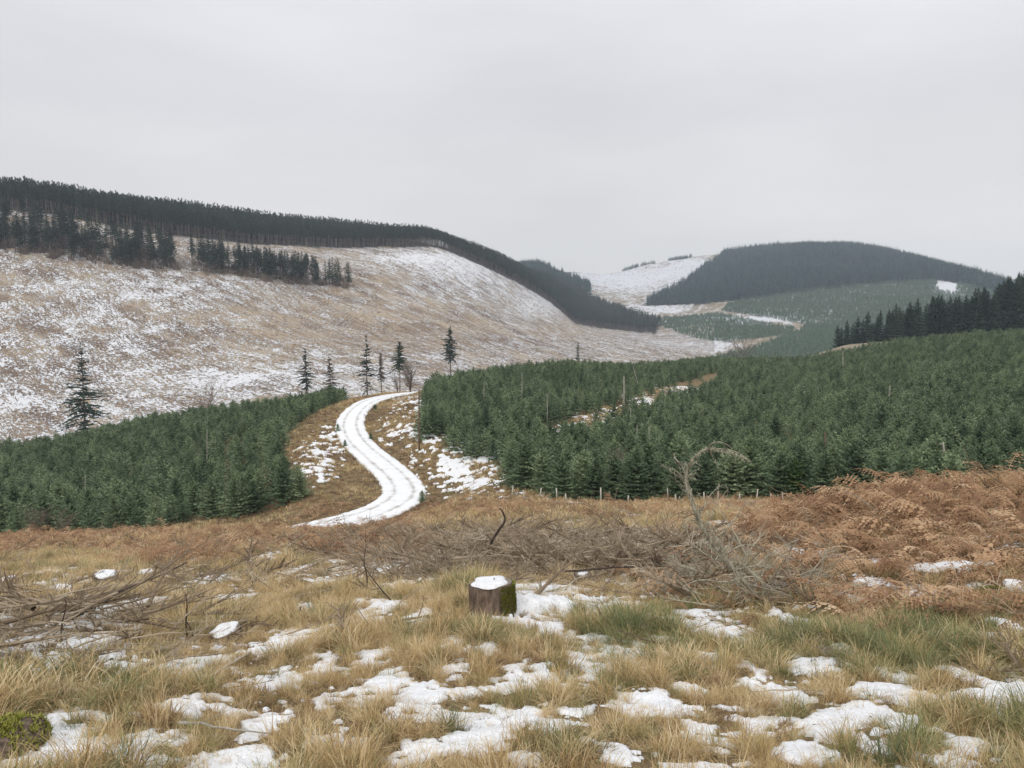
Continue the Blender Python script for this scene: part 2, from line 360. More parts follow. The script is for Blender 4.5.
# clear felled hillside: straw grass, dark brash rows and thin snow between them; amounts from the land-cover attributes
m, nt, p, o = new_mat('clear felled slope')
v1 = posn(nt, (1.9, .62, 1.3), R(-48)); v2 = posn(nt, (.22, .07, .2), R(-48)); v3 = posn(nt)
rows = noisen(nt, .85, 5, v1, .68, .5); big = noisen(nt, .10, 4, v3); mid = noisen(nt, .3, 5, v2, .6); fine = noisen(nt, 1.35, 4, posn(nt, (2.0, .55, 1.4), R(-48)), .7)
base = rampn(nt, [(.36, (.05, .036, .03)), (.45, (.18, .125, .095)), (.52, (.47, .375, .26)), (.68, (.64, .54, .395))]); nt.links.new(mathn(nt, 'ADD', mathn(nt, 'MULTIPLY', fine, .6), mathn(nt, 'MULTIPLY', mid, .4)), base.inputs[0])
sn = attrn(nt, 'snowamt'); br = attrn(nt, 'brown'); dk = attrn(nt, 'dark')
win = noisen(nt, 1.0, 3, posn(nt, (.42, .022, .3), R(-48)), .5, .3)
wr = rampn(nt, [(.50, (0, 0, 0)), (.62, (1, 1, 1))]); nt.links.new(win, wr.inputs[0])
c = mixc(nt, mathn(nt, 'MULTIPLY', br, .75), base.outputs[0], (.16, .105, .075))
c = mixc(nt, mathn(nt, 'MULTIPLY', wr.outputs[0], .38), c, (.13, .09, .07))
sf = mathn(nt, 'ADD', mathn(nt, 'ADD', rows, mathn(nt, 'MULTIPLY', mathn(nt, 'SUBTRACT', big, .5), .35)), mathn(nt, 'MULTIPLY', mathn(nt, 'SUBTRACT', sn, .5), .42))
sf = mathn(nt, 'SUBTRACT', sf, mathn(nt, 'MULTIPLY', mathn(nt, 'SUBTRACT', win, .5), .28))
sr = rampn(nt, [(.54, (0, 0, 0)), (.585, (1, 1, 1))]); nt.links.new(sf, sr.inputs[0])
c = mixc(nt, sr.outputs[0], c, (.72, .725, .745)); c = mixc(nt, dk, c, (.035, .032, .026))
nt.links.new(c, p.inputs['Base Color']); bumpn(nt, mathn(nt, 'ADD', fine, sr.outputs[0]), 1.0, .5, p); M['felled'] = m
# distant slopes
m, nt, p, o = new_mat('distant slope'); v = posn(nt); n1 = noisen(nt, .10, 8, posn(nt, (1, .35, 1), R(25)), .8); n2 = noisen(nt, .012, 4, v)
base = rampn(nt, [(.35, (.17, .13, .09)), (.6, (.30, .25, .17))]); nt.links.new(n1, base.inputs[0])
gr = attrn(nt, 'green'); sn = attrn(nt, 'snowamt'); dk = attrn(nt, 'dark')
c = mixc(nt, gr, base.outputs[0], (.045, .07, .04))
sf = mathn(nt, 'ADD', n1, mathn(nt, 'MULTIPLY', mathn(nt, 'SUBTRACT', sn, .5), .6)); sr = rampn(nt, [(.50, (0, 0, 0)), (.60, (1, 1, 1))]); nt.links.new(sf, sr.inputs[0])
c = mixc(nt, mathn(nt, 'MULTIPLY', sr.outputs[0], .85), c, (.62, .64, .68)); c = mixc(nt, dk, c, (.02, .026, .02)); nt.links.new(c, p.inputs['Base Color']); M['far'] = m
# snow on the track with wheel marks where the gravel shows
m, nt, p, o = new_mat('snowy track'); cr_ = attrn(nt, 'cross'); n1 = noisen(nt, .9, 6, posn(nt), .7); n2 = noisen(nt, 14, 4, posn(nt), .7)
ab = mathn(nt, 'ABSOLUTE', mathn(nt, 'SUBTRACT', mathn(nt, 'ABSOLUTE', cr_), .42)); ln = mathn(nt, 'SUBTRACT', 1.0, mathn(nt, 'MULTIPLY', ab, 7.0))
f = mathn(nt, 'ADD', mathn(nt, 'MULTIPLY', mathn(nt, 'MAXIMUM', ln, -.3), .14), mathn(nt, 'ADD', mathn(nt, 'MULTIPLY', n1, .6), mathn(nt, 'MULTIPLY', n2, .4)))
edge = mathn(nt, 'MULTIPLY', mathn(nt, 'MAXIMUM', mathn(nt, 'SUBTRACT', mathn(nt, 'ABSOLUTE', cr_), .88), 0.0), 2.2)
sr = rampn(nt, [(.46, (.78, .785, .795)), (.58, (.66, .66, .66)), (.70, (.36, .32, .27))]); nt.links.new(mathn(nt, 'ADD', f, edge), sr.inputs[0]); nt.links.new(sr.outputs[0], p.inputs['Base Color']); bumpn(nt, n2, .5, .05, p); M['track'] = m
# ------------------------------------------------------------------ land cover
def inpoly(px, py, poly):
    px = np.asarray(px); py = np.asarray(py); c = np.zeros(px.shape, bool); n = len(poly)
    for i in range(n):
        x1, y1 = poly[i]; x2, y2 = poly[(i+1) % n]
        if y1 == y2: continue
        k = ((y1 > py) != (y2 > py)) & (px < (x2-x1)*(py-y1)/(y2-y1)+x1); c ^= k
    return c
def blob(px, py, lst):
    f = np.zeros(np.shape(px))
    for x, y, a, b, s in lst: f = f+s*np.exp(-((px-x)/a)**2-((py-y)/b)**2)
    return f
# outlines in the view of the forest on the left ridge, the distant hill's forest and plantations (ground level)
RIDGE = [(-300,206),(0,210),(60,216),(150,233),(250,244),(330,248),(430,247),(440,248),(480,265),(520,284),(550,302),(576,324),(600,328),(655,334),(660,325),(612,311),(588,300),(562,281),(440,225),(0,150),(-300,150)]
DHILL = [(646,306),(700,304),(745,300),(800,292),(850,286),(900,282),(945,281),(990,291),(1100,330),(1100,240),(800,200),(722,256),(685,283),(650,300)]
YF1 = [(728,303),(800,289),(850,283),(900,279),(936,277),(938,290),(955,293),(958,281),(1000,284),(1100,300),(1100,380),(640,380),(760,345),(800,330),(806,325),(770,318),(722,311)]
YF2 = [(655,318),(690,316),(718,313),(760,322),(795,328),(792,334),(730,342),(700,340),(660,326)]
def cover(x, y, z):
    px, py = proj(x, y, z); r = np.hypot(x, y)
    sn = .58+blob(px, py, [(30,400,150,28,.10),(200,385,150,18,.08),(50,330,130,26,.05),(150,290,120,12,.14),(330,375,90,16,.08),(470,272,70,22,.20),(540,305,40,15,.2),(430,260,60,10,.22),
            (560,345,120,12,.05),(380,280,60,10,-.12),(100,320,40,8,.1),(690,345,60,6,.1),(250,330,110,14,-.03),(420,330,140,22,-.10),(230,380,40,8,.2),(340,310,80,16,-.05)])
    return px, py, r, sn
# ------------------------------------------------------------------ ground sheet round the viewer out to the horizon
thv = np.r_[-np.pi, np.linspace(-R(170), -R(44), 60), np.linspace(-R(43.7), R(43.7), 870), np.linspace(R(44), R(170), 60), np.pi]
rv = np.exp(np.arange(math.log(.5), math.log(3300), .0115)); nr, na = len(rv), len(thv)
TT, RG = np.meshgrid(thv, rv, indexing='ij'); gx = RG*np.sin(TT); gy = RG*np.cos(TT)
gz = np.zeros_like(gx)
for s in range(0, na, 60): gz[s:s+60] = h(gx[s:s+60], gy[s:s+60])
px, py, rr, sn = cover(gx, gy, gz)
V = np.c_[gx.ravel(), gy.ravel(), gz.ravel()]
ii = np.arange(na-1)[:, None]*nr; jj = np.arange(nr-1)[None, :]
F = np.stack([ii+jj, ii+jj+1, ii+nr+jj+1, ii+nr+jj], -1).reshape(-1, 4)[:, ::-1]
fr = rr.ravel()[F[:, 0]]
VAL = 200.0; FARR = 1000.0
side = px.ravel()[F[:, 0]]
# the ridge ground lies under trees
d_ = sstep(0, 1, 0)
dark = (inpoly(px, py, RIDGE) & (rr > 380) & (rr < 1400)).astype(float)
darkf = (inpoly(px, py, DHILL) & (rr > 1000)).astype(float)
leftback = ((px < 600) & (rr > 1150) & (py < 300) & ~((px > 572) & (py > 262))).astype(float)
fall = blob(px, py, [(430,287,60,6,.5),(300,283,60,6,.7),(140,265,90,7,.6)])
brown = np.clip(.15+blob(px, py, [(60,375,90,14,.5),(560,345,180,10,.35),(470,340,60,10,.3),(40,300,60,8,.2),(200,300,100,8,.2)])+fall, 0, 1)
green = ((inpoly(px, py, YF1) | inpoly(px, py, YF2)) & (rr > 500)).astype(float)*.8
snf = .42+blob(px, py, [(640,283,60,22,.22),(695,268,26,12,.35),(660,275,30,12,.1),(600,275,40,12,.3),(690,345,40,8,.5),(660,309,40,5,.3),(950,287,14,8,.6),(760,319,50,4,.4)])
def sub(name, mask, mat, attrs):
    f = F[mask]; used = np.unique(f); remap = np.full(len(V), -1); remap[used] = np.arange(len(used))
    me = mesh_np(name, V[used], remap[f], mat, {k: a.ravel()[used] for k, a in attrs.items()}); return prop(link(name, me), kind='structure')
near = (fr < VAL) ; hill = (~near) & ((fr < FARR) & (side < 715)); farm = ~near & ~hill
sub('ground', near, M['soil'], {})
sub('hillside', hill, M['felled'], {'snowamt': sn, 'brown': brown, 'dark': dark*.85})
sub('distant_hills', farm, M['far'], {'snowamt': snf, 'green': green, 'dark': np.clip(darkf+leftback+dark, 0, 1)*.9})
# small disc that closes the sheet under the viewer's feet
b_ = 0
nn = 48; t_ = np.linspace(0, 2*np.pi, nn, endpoint=False); vx = .52*np.sin(t_); vy = .52*np.cos(t_)
me = bpy.data.meshes.new('ground_underfoot'); me.from_pydata([(a, b, float(h(a, b))-.004) for a, b in zip(vx, vy)], [], [tuple(range(nn))[::-1]]); me.materials.append(M['soil'])
prop(link('ground_underfoot', me), kind='structure')
# ------------------------------------------------------------------ track
nc = 17; cs = np.linspace(-1, 1, nc); tan = np.gradient(TR[:, :2], axis=0); tan /= np.hypot(tan[:, 0], tan[:, 1])[:, None]; nor = np.c_[-tan[:, 1], tan[:, 0]]
tv = []
for i in range(len(TR)):
    wv = TW*(1+.10*vnoise(i*.35, 0, 5))
    for c in cs:
        e = np.exp(-((abs(c)-.42)/.09)**2)*.05
        tv.append((TR[i, 0]+nor[i, 0]*c*wv, TR[i, 1]+nor[i, 1]*c*wv, TR[i, 2]+.02+.05*(1-c*c)-e-(.10 if abs(c) == 1 else 0)))
tv = np.array(tv); ii = np.arange(len(TR)-1)[:, None]*nc; jj = np.arange(nc-1)[None, :]
tf = np.stack([ii+jj, ii+jj+1, ii+nc+jj+1, ii+nc+jj], -1).reshape(-1, 4)
me = mesh_np('track', tv, tf, M['track'], {'cross': np.tile(cs, len(TR))})
trk = prop(link('track', me), 'white snow covered forest track winding in an S through brown grass', kind='structure')
# ------------------------------------------------------------------ snow patches near the viewer: raised sheets with ragged edges
SP_ = [(545,597,34,13),(600,608,36,9),(512,588,14,9),(380,607,20,6),(418,620,10,8),(452,646,17,7),(374,660,18,6),(378,685,20,10),(422,697,22,9),(395,715,10,7),(454,670,10,8),(555,635,18,7),(532,680,30,12),
 (622,658,36,9),(590,668,20,8),(708,628,28,8),(661,641,14,5),(711,660,14,5),(649,705,26,10),(538,713,8,5),(575,713,10,4),(549,728,10,5),(465,713,12,8),(477,740,28,9),(418,758,26,9),(704,736,14,11),(610,750,22,8),(463,695,12,4),(522,762,14,6),
 (792,620,10,6),(807,666,20,7),(833,650,14,4),(774,696,18,12),(757,721,20,11),(836,727,34,13),(877,715,26,8),(890,677,14,5),(890,696,36,7),(968,677,9,11),(1013,679,13,14),(975,700,18,6),(804,756,22,7),(950,763,22,7),(1010,725,16,10),(965,747,12,5),
 (877,584,15,6),(871,603,16,6),(931,606,14,7),(1006,625,9,6),(790,550,15,5),(861,541,10,4),(835,554,8,5),(724,524,9,4),(917,591,12,5),(845,597,8,5),
 (117,610,27,8),(193,585,18,5),(281,641,23,9),(195,664,12,9),(269,684,25,8),(193,705,23,8),(148,717,9,4),(265,725,16,8),(328,664,10,6),(343,744,26,6),(14,650,14,9),(90,648,16,5),(72,697,9,3),(25,742,38,22),(95,750,42,14),(180,737,10,5),(230,762,26,8),(145,765,14,6),
 (350,579,22,6),(383,590,16,4),(250,559,8,3),(22,588,14,5),(60,570,8,3),(690,575,12,3),(560,563,20,4),(640,560,16,3),(470,548,12,3),(585,571,14,3),(150,600,14,4),(230,600,16,4),(310,607,12,4),(20,612,18,4),(60,630,20,4),(430,590,12,4),(300,640,8,4),
 (655,620,10,4),(600,640,12,5),(745,665,10,5),(690,690,10,4),(490,650,10,4),(330,700,10,5),(1000,540,8,4),(960,570,7,3),(740,560,8,3),(300,570,10,3),(420,560,12,3)]
SPW = []
for a, b, c, d in SP_:
    p0 = hit(a, b); p1 = hit(a, b+d); p2 = hit(a, b-d)
    if p0 is None or p1 is None: continue
    ry = abs((p2[1] if p2 else p0[1]*1.1)-p1[1])/2; SPW.append((p0[0], p0[1], c/FPX*p0[1]*1.0, min(max(ry, .05), 1.3)))
def brash_w(px, py): return np.clip(blob(px, py, [(420,560,70,16,1.1),(560,560,120,15,1.0),(500,545,160,8,.7),(700,585,60,18,1.0),(640,570,60,18,.9),(60,632,95,20,1.5),(90,668,80,20,1.2),(10,660,40,25,.7),(200,575,60,8,.5),(490,618,45,14,.8),(350,552,60,8,.4),(780,595,30,10,.6)]), 0, 1)
def snow_f(x, y):
    """how snowy a place is, above 0 where snow lies"""
    f = np.full(np.shape(x), -1.0)
    for a, b, c, d in SPW:
        wx = max(c, .06); q = 1-((x-a)/(wx*1.3))**2-((y-b)/(d*1.45))**2; f = np.maximum(f, np.clip(q, -1.5, 1))
    r = np.hypot(x, y)
    near_ = f*.76+fbm(x/.26, y/.26, 3, 55)*.8+fbm(x/.075, y/.075, 3, 71)*1.5+.02
    spk = fbm(x/.55, y/.4, 5, 61)*1.9-.74-.15*sstep(8, 20, r)
    px, py = proj(x, y, h_fast(x, y))
    bank = blob(px, py, [(465,455,34,26,.75),(490,478,40,12,.55),(430,420,20,22,.7),(318,462,18,16,.85),(330,440,14,14,.4),(650,402,26,6,1.0),(690,388,24,5,1.0),(600,420,22,7,1.0),(560,432,14,5,.7),(450,470,26,16,.6),(500,455,12,10,.4),(395,430,16,14,.4),(690,392,20,4,.8),(470,487,30,6,.4),(410,400,14,8,.4),(310,476,16,6,.5),(660,500,120,6,.35),(640,537,120,8,.55),(840,575,90,20,.25),(380,565,90,12,.35)])
    bk = bank*.95+fbm(x/.6, y/.9, 4, 81)*2.1-.80
    return np.maximum(np.where(r < 30, near_, -1), np.maximum(np.where(r < 40, spk, -1), np.where(bank > .08, bk, -1)))
h_fast = h
ts = np.linspace(-R(40), R(40), 1000); rs = np.exp(np.arange(math.log(2.3), math.log(150), .0058))
TT, RG = np.meshgrid(ts, rs, indexing='ij'); sx = RG*np.sin(TT); sy = RG*np.cos(TT); sz = h(sx, sy)
_hz = sz
h_fast = lambda x, y: _hz
sf = snow_f(sx, sy); h_fast = h
dtr, _ = trk_dist(sx, sy); sf[dtr.reshape(sf.shape) < TW+.1] = -1
thick = np.where(sf > 0, .006+.010*sstep(0, .35, sf)+.008*fbm(sx/.05, sy/.05, 3, 91)+sstep(25, 90, RG)*.10, -.012-.03*sstep(0, -.3, sf)-sstep(25, 90, RG)*.03)+.04*brash_w(*proj(sx, sy, sz))
sv = np.c_[sx.ravel(), sy.ravel(), (sz+thick).ravel()]
nr2 = len(rs); ii = np.arange(len(ts)-1)[:, None]*nr2; jj = np.arange(nr2-1)[None, :]
sF = np.stack([ii+jj, ii+jj+1, ii+nr2+jj+1, ii+nr2+jj], -1).reshape(-1, 4)[:, ::-1]
ok = (sf.ravel()[sF] > 0).any(1); sF = sF[ok]; used = np.unique(sF); rm = np.full(len(sv), -1); rm[used] = np.arange(len(used))
me = mesh_np('snow', sv[used], rm[sF], M['snow']); prop(link('snow', me), 'thin melting snow lying in ragged patches between the grass tussocks', 'snow', kind='stuff')
# ------------------------------------------------------------------ trees
def spray(mb, base, dirv, Lb, nseg, tw, wd, droop, upt, rnd, mi=0, stem=0):
    """a branch: stem plus twigs left and right"""
    d = Vector(dirv).normalized(); side = d.cross(Vector((0, 0, 1))).normalized(); pts = []
    for k in range(nseg+1):
        s = k/nseg; pts.append(Vector(base)+d*(Lb*s)+Vector((0, 0, -droop*Lb*s*s+upt*Lb*s**4)))
    if stem: mb.tube(pts, [stem*(1-.8*k/nseg) for k in range(nseg+1)], 3, rnd*.3, mi)
    for k in range(nseg):
        a, b = pts[k], pts[k+1]; s = (k+.5)/nseg; tl = tw*Lb*(1-.75*s)*(.6 if s < .2 else 1)
        for sg in (-1, 1):
            for q in (0, .5):
                p = a.lerp(b, q+random.uniform(0, .3)); t = (side*sg*random.uniform(.7, 1.1)+d*random.uniform(.5, .9)+Vector((0, 0, random.uniform(-.35, .25)))).normalized()*tl*random.uniform(.7, 1.2)
                n = t.cross(Vector((random.uniform(-1, 1), random.uniform(-1, 1), random.uniform(.1, 1)))).normalized()*wd*random.uniform(.7, 1.2)
                mb.add([p-n*.6, p+t*.55-n, p+t, p+t*.55+n, p+n*.6], [(0, 1, 2, 3, 4)], min(1, max(0, rnd+random.uniform(-.3, .3)+.3*s)), mi)
    p = pts[-1]; n = side*wd; mb.add([p-n, p+d*Lb*.12, p+n], [(0, 1, 2)], min(1, rnd+.35), mi)
def young(seed, H=4.0, lod=0, w_=.30):
    """young Sitka spruce: whorls down to the ground, pale leading shoot"""
    random.seed(seed); cr = MB(); tr = MB(); lean = Vector((random.uniform(-.03, .03), random.uniform(-.03, .03), 1))
    tr.tube([lean*(-.15), lean*(H*.5), lean*(H*.97)], [H*.016, H*.009, H*.003], 5 if not lod else 3, random.random())
    nw = [15, 9, 6][lod]; z = .04*H
    for k in range(nw):
        s = k/(nw-1); z = H*(.03+.93*s**.92); R_ = H*w_*(1-s)**.68*(1+.2*random.uniform(-1, 1))+.03*H
        nb = [9, 7, 5][lod] if s < .8 else [5, 4, 3][lod]; a0 = random.random()*7
        for j in range(nb):
            a = a0+2*math.pi*j/nb+random.uniform(-.25, .25); up = .10+.55*s+random.uniform(-.08, .12)
            Lb = R_*random.uniform(.72, 1.12)
            spray(cr, lean*z+Vector((0, 0, random.uniform(-.02, .02)*H)), (math.cos(a), math.sin(a), up), Lb, [4, 3, 2][lod], [.42, .45, .55][lod], H*[.016, .028, .045][lod], .20*(1-s), .16, random.uniform(.15, .65))
    cr.tube([lean*(H*.93), lean*(H*1.04)], [H*.012, H*.004], 3, .9)
    for j in range(5):
        a = j*1.26; cr.add([lean*H*.97, lean*H*1.0+Vector((math.cos(a), math.sin(a), .8))*H*.045, lean*H*.99+Vector((math.cos(a+.5), math.sin(a+.5), .4))*H*.02], [(0, 1, 2)], .9)
    return cr, tr
def mature(seed, H=18.0, bare=.4, w_=.13, lod=1, dead=0.5, thin=0):
    """tall forest spruce: bare lower trunk with dead stubs, narrow dark crown"""
    random.seed(seed); cr = MB(); tr = MB(); lean = Vector((random.uniform(-.02, .02), random.uniform(-.02, .02), 1))
    tr.tube([lean*(-1.2), lean*(H*.4), lean*(H*.95)], [H*.0115, H*.008, H*.002], 6 if lod == 0 else 4, random.random())
    nw = [34, 15, 7][lod]
    for k in range(nw):
        s = k/(nw-1); z = H*(bare+(.97-bare)*s); R_ = H*w_*(min(1, (1-s)**.95)*(.7+.4*min(1, s*4)))*(1+(.6 if lod == 0 else .3)*random.uniform(-1, 1))+.02*H
        nb = [6, 5, 4][lod]; a0 = random.random()*7
        for j in range(nb):
            if random.random() < thin: continue
            a = a0+2*math.pi*j/nb+random.uniform(-.35, .35)
            spray(cr, lean*z+Vector((0, 0, random.uniform(-.02, .02)*H*(2.2 if lod == 0 else 1))), (math.cos(a), math.sin(a), -.05+.4*s+random.uniform(-.25, .15)*(lod == 0)), R_*random.uniform(.6, 1.15), [4, 3, 2][lod], [.4, .45, .6][lod], H*[.007, .012, .02][lod], .35*(1-s), .1, random.uniform(.1, .7))
    for k in range(int([26, 14, 5][lod]*dead*2)):
        z = H*random.uniform(.06, max(bare, .15)+.1); a = random.random()*6.3; l = H*random.uniform(.03, .09)
        tr.tube([lean*z, lean*z+Vector((math.cos(a)*l, math.sin(a)*l, -.25*l))], [H*.0022, H*.0006], 3, random.uniform(.3, 1))
    return cr, tr
def join(cr, tr):
    j = MB(); j.v = list(cr.v); j.f = list(cr.f); j.r = list(cr.r); j.m = [0]*len(cr.f); b = len(j.v)
    j.v += list(tr.v); j.f += [tuple(i+b for i in f) for f in tr.f]; j.r += tr.r; j.m += [1]*len(tr.f); return j
YH = []; 
for k in range(7):
    c_, t_ = young(100+k, 3.1, 0, .40+.03*(k % 3)); YH.append((c_.mesh('crown', M['spruce']), t_.mesh('trunk', M['sprbark'])))
c_, t_ = young(140, 3.3, 0, .38); LIGHT = (c_.mesh('crown', M['lightspruce']), t_.mesh('trunk', M['sprbark']))
YM = [join(*young(200+k, 2.9, 1, .46)).mesh('young_spruce_far', [M['spruce'], M['sprbark']]) for k in range(5)]
# ---- young plantation: grid rows with jitter over the two blocks
def grid_pts(x0, x1, y0, y1, s, rot=0.35, jit=.3):
    n = int(max(x1-x0, y1-y0)*1.5/s); g = (np.arange(n)-n/2)*s; a, b = np.meshgrid(g, g); a = a+RNG.uniform(-jit, jit, a.shape)*s; b = b+RNG.uniform(-jit, jit, b.shape)*s
    x = a*math.cos(rot)-b*math.sin(rot)+(x0+x1)/2; y = a*math.sin(rot)+b*math.cos(rot)+(y0+y1)/2; k = (x > x0) & (x < x1) & (y > y0) & (y < y1); return x[k], y[k]
gx1, gy1 = grid_pts(-170, 230, 40, 260, 1.8)
gz1 = h(gx1, gy1); px, py = proj(gx1, gy1, gz1); dt, _ = trk_dist(gx1, gy1); rr = np.hypot(gx1, gy1)
PL_L = [(-260,545),(150,530),(245,517),(290,502),(300,488),(288,470),(283,452),(290,436),(300,424),(315,413),(338,404),(352,399),(420,388),(420,370),(340,380),(0,400),(-260,400)]
inL = inpoly(px, py, PL_L) & (dt > 5.5) & (rr > 56) & (rr < 165)
PL_R = [(419,437),(432,442),(448,452),(470,458),(494,463),(510,470),(512,488),(535,492),(560,502),(600,507),(680,509),(760,512),(1300,520),(1300,280),(700,350),(560,362),(430,376),(424,400)]
inR = inpoly(px, py, PL_R) & (dt > 6) & (rr > 46) & (rr < 245)
ride = np.abs((py-438)-(px-545)*(-.345)) < np.interp(rr, [50, 90, 200], [16, 10.5, 5.5]); ride &= (px > 530) & (px < 718) & (RNG.random(len(px)) > .08)
inR &= ~ride
keep = RNG.random(len(px)) > .04
L_ = np.where(inL & keep)[0]; R__ = np.where(inR & keep)[0]
sc_all = np.clip(.92+.3*fbm(gx1/9, gy1/9, 3, 5)+RNG.normal(0, .15, len(px)), .45, 1.4)*np.interp(rr, [50, 120], [1.0, .84])
vis = (px > -25) & (px < 1049)
cand = np.r_[L_, R__]; cv_ = cand[vis[cand]]
# the behind-the-mound ones on the right show little; take the trees that show largest
hid = lambda i: (px[i] > 860) & (rr[i] < 50)
order = cv_[np.argsort(rr[cv_]/sc_all[cv_]/np.where(hid(cv_), .5, 1))]
big = order[:296]; bigset = set(big.tolist())
Ls = set(L_.tolist()); eL = 0
for i in big:
    i = int(i); k = random.randrange(7); left = i in Ls
    e = empty('young_spruce', (gx1[i], gy1[i], gz1[i]-.03), random.random()*6.28, float(sc_all[i]))
    edge = rr[i] < (66 if left else 55); xx_ = px[i]
    if left: zn = 'at the far left of the photo' if xx_ < 110 else ('in its middle part' if xx_ < 220 else 'toward its right tip by the track')
    else: zn = 'left of the snowy gap' if xx_ < 560 else ('between the snowy gap and the lichen branch' if xx_ < 690 else ('behind the arching lichen branch' if xx_ < 830 else 'behind the bracken mound'))
    if left:
        prop(e, ('front row young spruce of the left plantation, ' if edge else 'young spruce behind the front of the left plantation, ')+zn, 'spruce', ('young spruces at the front of the left plantation, ' if edge else 'young spruces deeper in the left plantation, ')+zn)
    else:
        prop(e, ('front row spruce of the right plantation, ' if edge else 'young spruce deeper in the right plantation, ')+zn, 'spruce', ('young spruces at the front of the right plantation, ' if edge else 'young spruces deeper in the right plantation, ')+zn)
    link('crown', YH[k][0], e); link('trunk', YH[k][1], e)
rest = np.array([i for i in cand if i not in bigset])
n = len(rest); scatter('young_spruce_plantation', YM, np.c_[gx1[rest], gy1[rest], gz1[rest]-.03], np.c_[np.zeros(n), np.zeros(n), RNG.random(n)*6.28], sc_all[rest], RNG.integers(0, 5, n),
    'dense plantation of young green spruces covering the slopes beyond the front rows', 'plantation')
print('young', len(L_), len(R__), n)
# ---- far forests
def forest(name, mask_fn, box, s, variants, label, cat, lo=.7, hi=1.2, seed=1, rot=.2):
    x, y = grid_pts(*box, s, rot, .45); z = h(x, y); px, py = proj(x, y, z); k = mask_fn(px, py, np.hypot(x, y), x, y) & (px > -150) & (px < 1170); x, y, z = x[k], y[k], z[k]; n = len(x)
    print(name, n)
    if n: return scatter(name, variants, np.c_[x, y, z-.3], np.c_[RNG.normal(0, .02, n), RNG.normal(0, .02, n), RNG.random(n)*6.28], RNG.uniform(lo, hi, n)*(1+.12*fbm(x/30, y/30, 2, seed)), RNG.integers(0, len(variants), n), label, cat)
MF = [join(*young(300+k, 15.5, 2, .19)).mesh('spruce_mature', [M['darkspruce'], M['sprbark']]) for k in range(4)]
MFb = [join(*mature(320+k, 16, .55, .17, 1, 1.0)).mesh('spruce_edge', [M['darkspruce'], M['palebark']]) for k in range(4)]
forest('ridge_forest_edge', lambda a, b, r, x, y: inpoly(a, b, RIDGE) & (r > 395) & (r < 1250) & (a < 665) & ~inpoly(a, b+np.where(a < 450, 5, 3), RIDGE) & (b > 200), (-520, 260, 330, 1250), 3.6, MFb, 'bare pale trunked spruces along the lower edge of the ridge forest', 'forest', .8, 1.0)
forest('ridge_forest', lambda a, b, r, x, y: inpoly(a, b, RIDGE) & (r > 395) & (r < 1250) & (a < 665) & (inpoly(a, b+np.where(a < 450, 5, 3), RIDGE) | (b <= 200)), (-520, 260, 330, 1250), 3.9, MF+MFb[:1],
    'dark mature spruce forest along the ridge above the felled slope', 'forest', .82, 1.06)
FF = [join(*young(340+k, 15, 2, .27)).mesh('spruce_distant', [M['farspruce'], M['farbark']]) for k in range(3)]
forest('far_ridge_forest', lambda a, b, r, x, y: inpoly(a, b, [(420,300),(420,255),(540,267),(590,287),(590,300)]) & (r > 1250) & (r < 1750), (-200, 180, 1200, 1750), 7.5, FF, 'dark blue-green wooded ridge behind the end of the felled spur', 'forest')
forest('round_hill_forest', lambda a, b, r, x, y: inpoly(a, b, DHILL) & (r > 1000) & (r < 1950), (180, 1100, 900, 1900), 6.0, FF, 'dark spruce forest covering the distant rounded hill', 'forest', .5, 1.2)
YF = [join(*young(360+k, 4.0, 2, .45)).mesh('young_spruce_distant', [M['farsyoung'], M['sprbark']]) for k in range(3)]
forest('distant_plantation', lambda a, b, r, x, y: (inpoly(a, b, YF1) | inpoly(a, b, YF2)) & (r > 560) & (r < 1350), (50, 900, 550, 1350), 4.2, YF, 'pale green young plantation on the lower slopes of the distant rounded hill', 'plantation', .8, 1.2)
forest('hilltop_trees', lambda a, b, r, x, y: (r > 1950) & (r < 2120) & (((a > 622) & (a < 655)) | ((a > 668) & (a < 692))) & (fbm(x/20, y/20, 2, 3) > -.1), (180, 560, 1800, 2200), 9, FF, 'thin line of dark trees on the crest of the snowy distant hill', 'trees', .5, .8)
# ---- strips left standing on the felled slope: every tree a thing
SH = []
for k in range(5):
    c_, t_ = mature(400+k, 17, [.4, .5, .3, .58, .2][k], [.18, .15, .21, .13, .23][k], 1, 1.6, [.1, .3, .05, .35, .0][k]); SH.append((c_.mesh('crown', M['darkspruce']), t_.mesh('trunk', M['sprbark'])))
def tree(name, px, py, D, Hs, mk, label, group=None, cat='spruce', dz=-.2):
    a, b, c = ray(px, py); x = a/b*D; z = float(h(x, D)); e = empty(name, (x, D, z+dz), random.random()*6.28, Hs); prop(e, label, cat, group); link('crown', mk[0], e); link('trunk', mk[1], e); return e
random.seed(5)
def strip(pts, n, depth, label, group, dens=lambda t: 1, hs=(.75, 1.1)):
    k = 0
    while k < n:
        t = random.random()
        if random.random() > dens(t): continue
        xx = pts[0][0]+(pts[-1][0]-pts[0][0])*t; yy = np.interp(xx, [p[0] for p in pts], [p[1] for p in pts])
        q = hit(xx, float(yy), dmin=220)
        if q is None: continue
        D = q[1]+random.random()**1.3*depth; tree('tall_spruce', xx, float(yy), D, random.uniform(*hs), SH[random.randrange(5)], label, group); k += 1
strip([(-20,249),(60,258),(120,266),(175,270)], 160, 34, 'tall dark spruce with bare lower trunk in the ragged strip left standing at far left', 'spruces in the left standing strip', lambda t: .55+.45*min(1, t*1.5))
strip([(192,272),(250,278),(300,285),(350,290)], 135, 22, 'tall dark spruce in the denser strip left standing left of centre on the felled slope', 'spruces in the right standing strip', lambda t: (1 if t < .8 else .35), (.8, 1.02))
UG = []
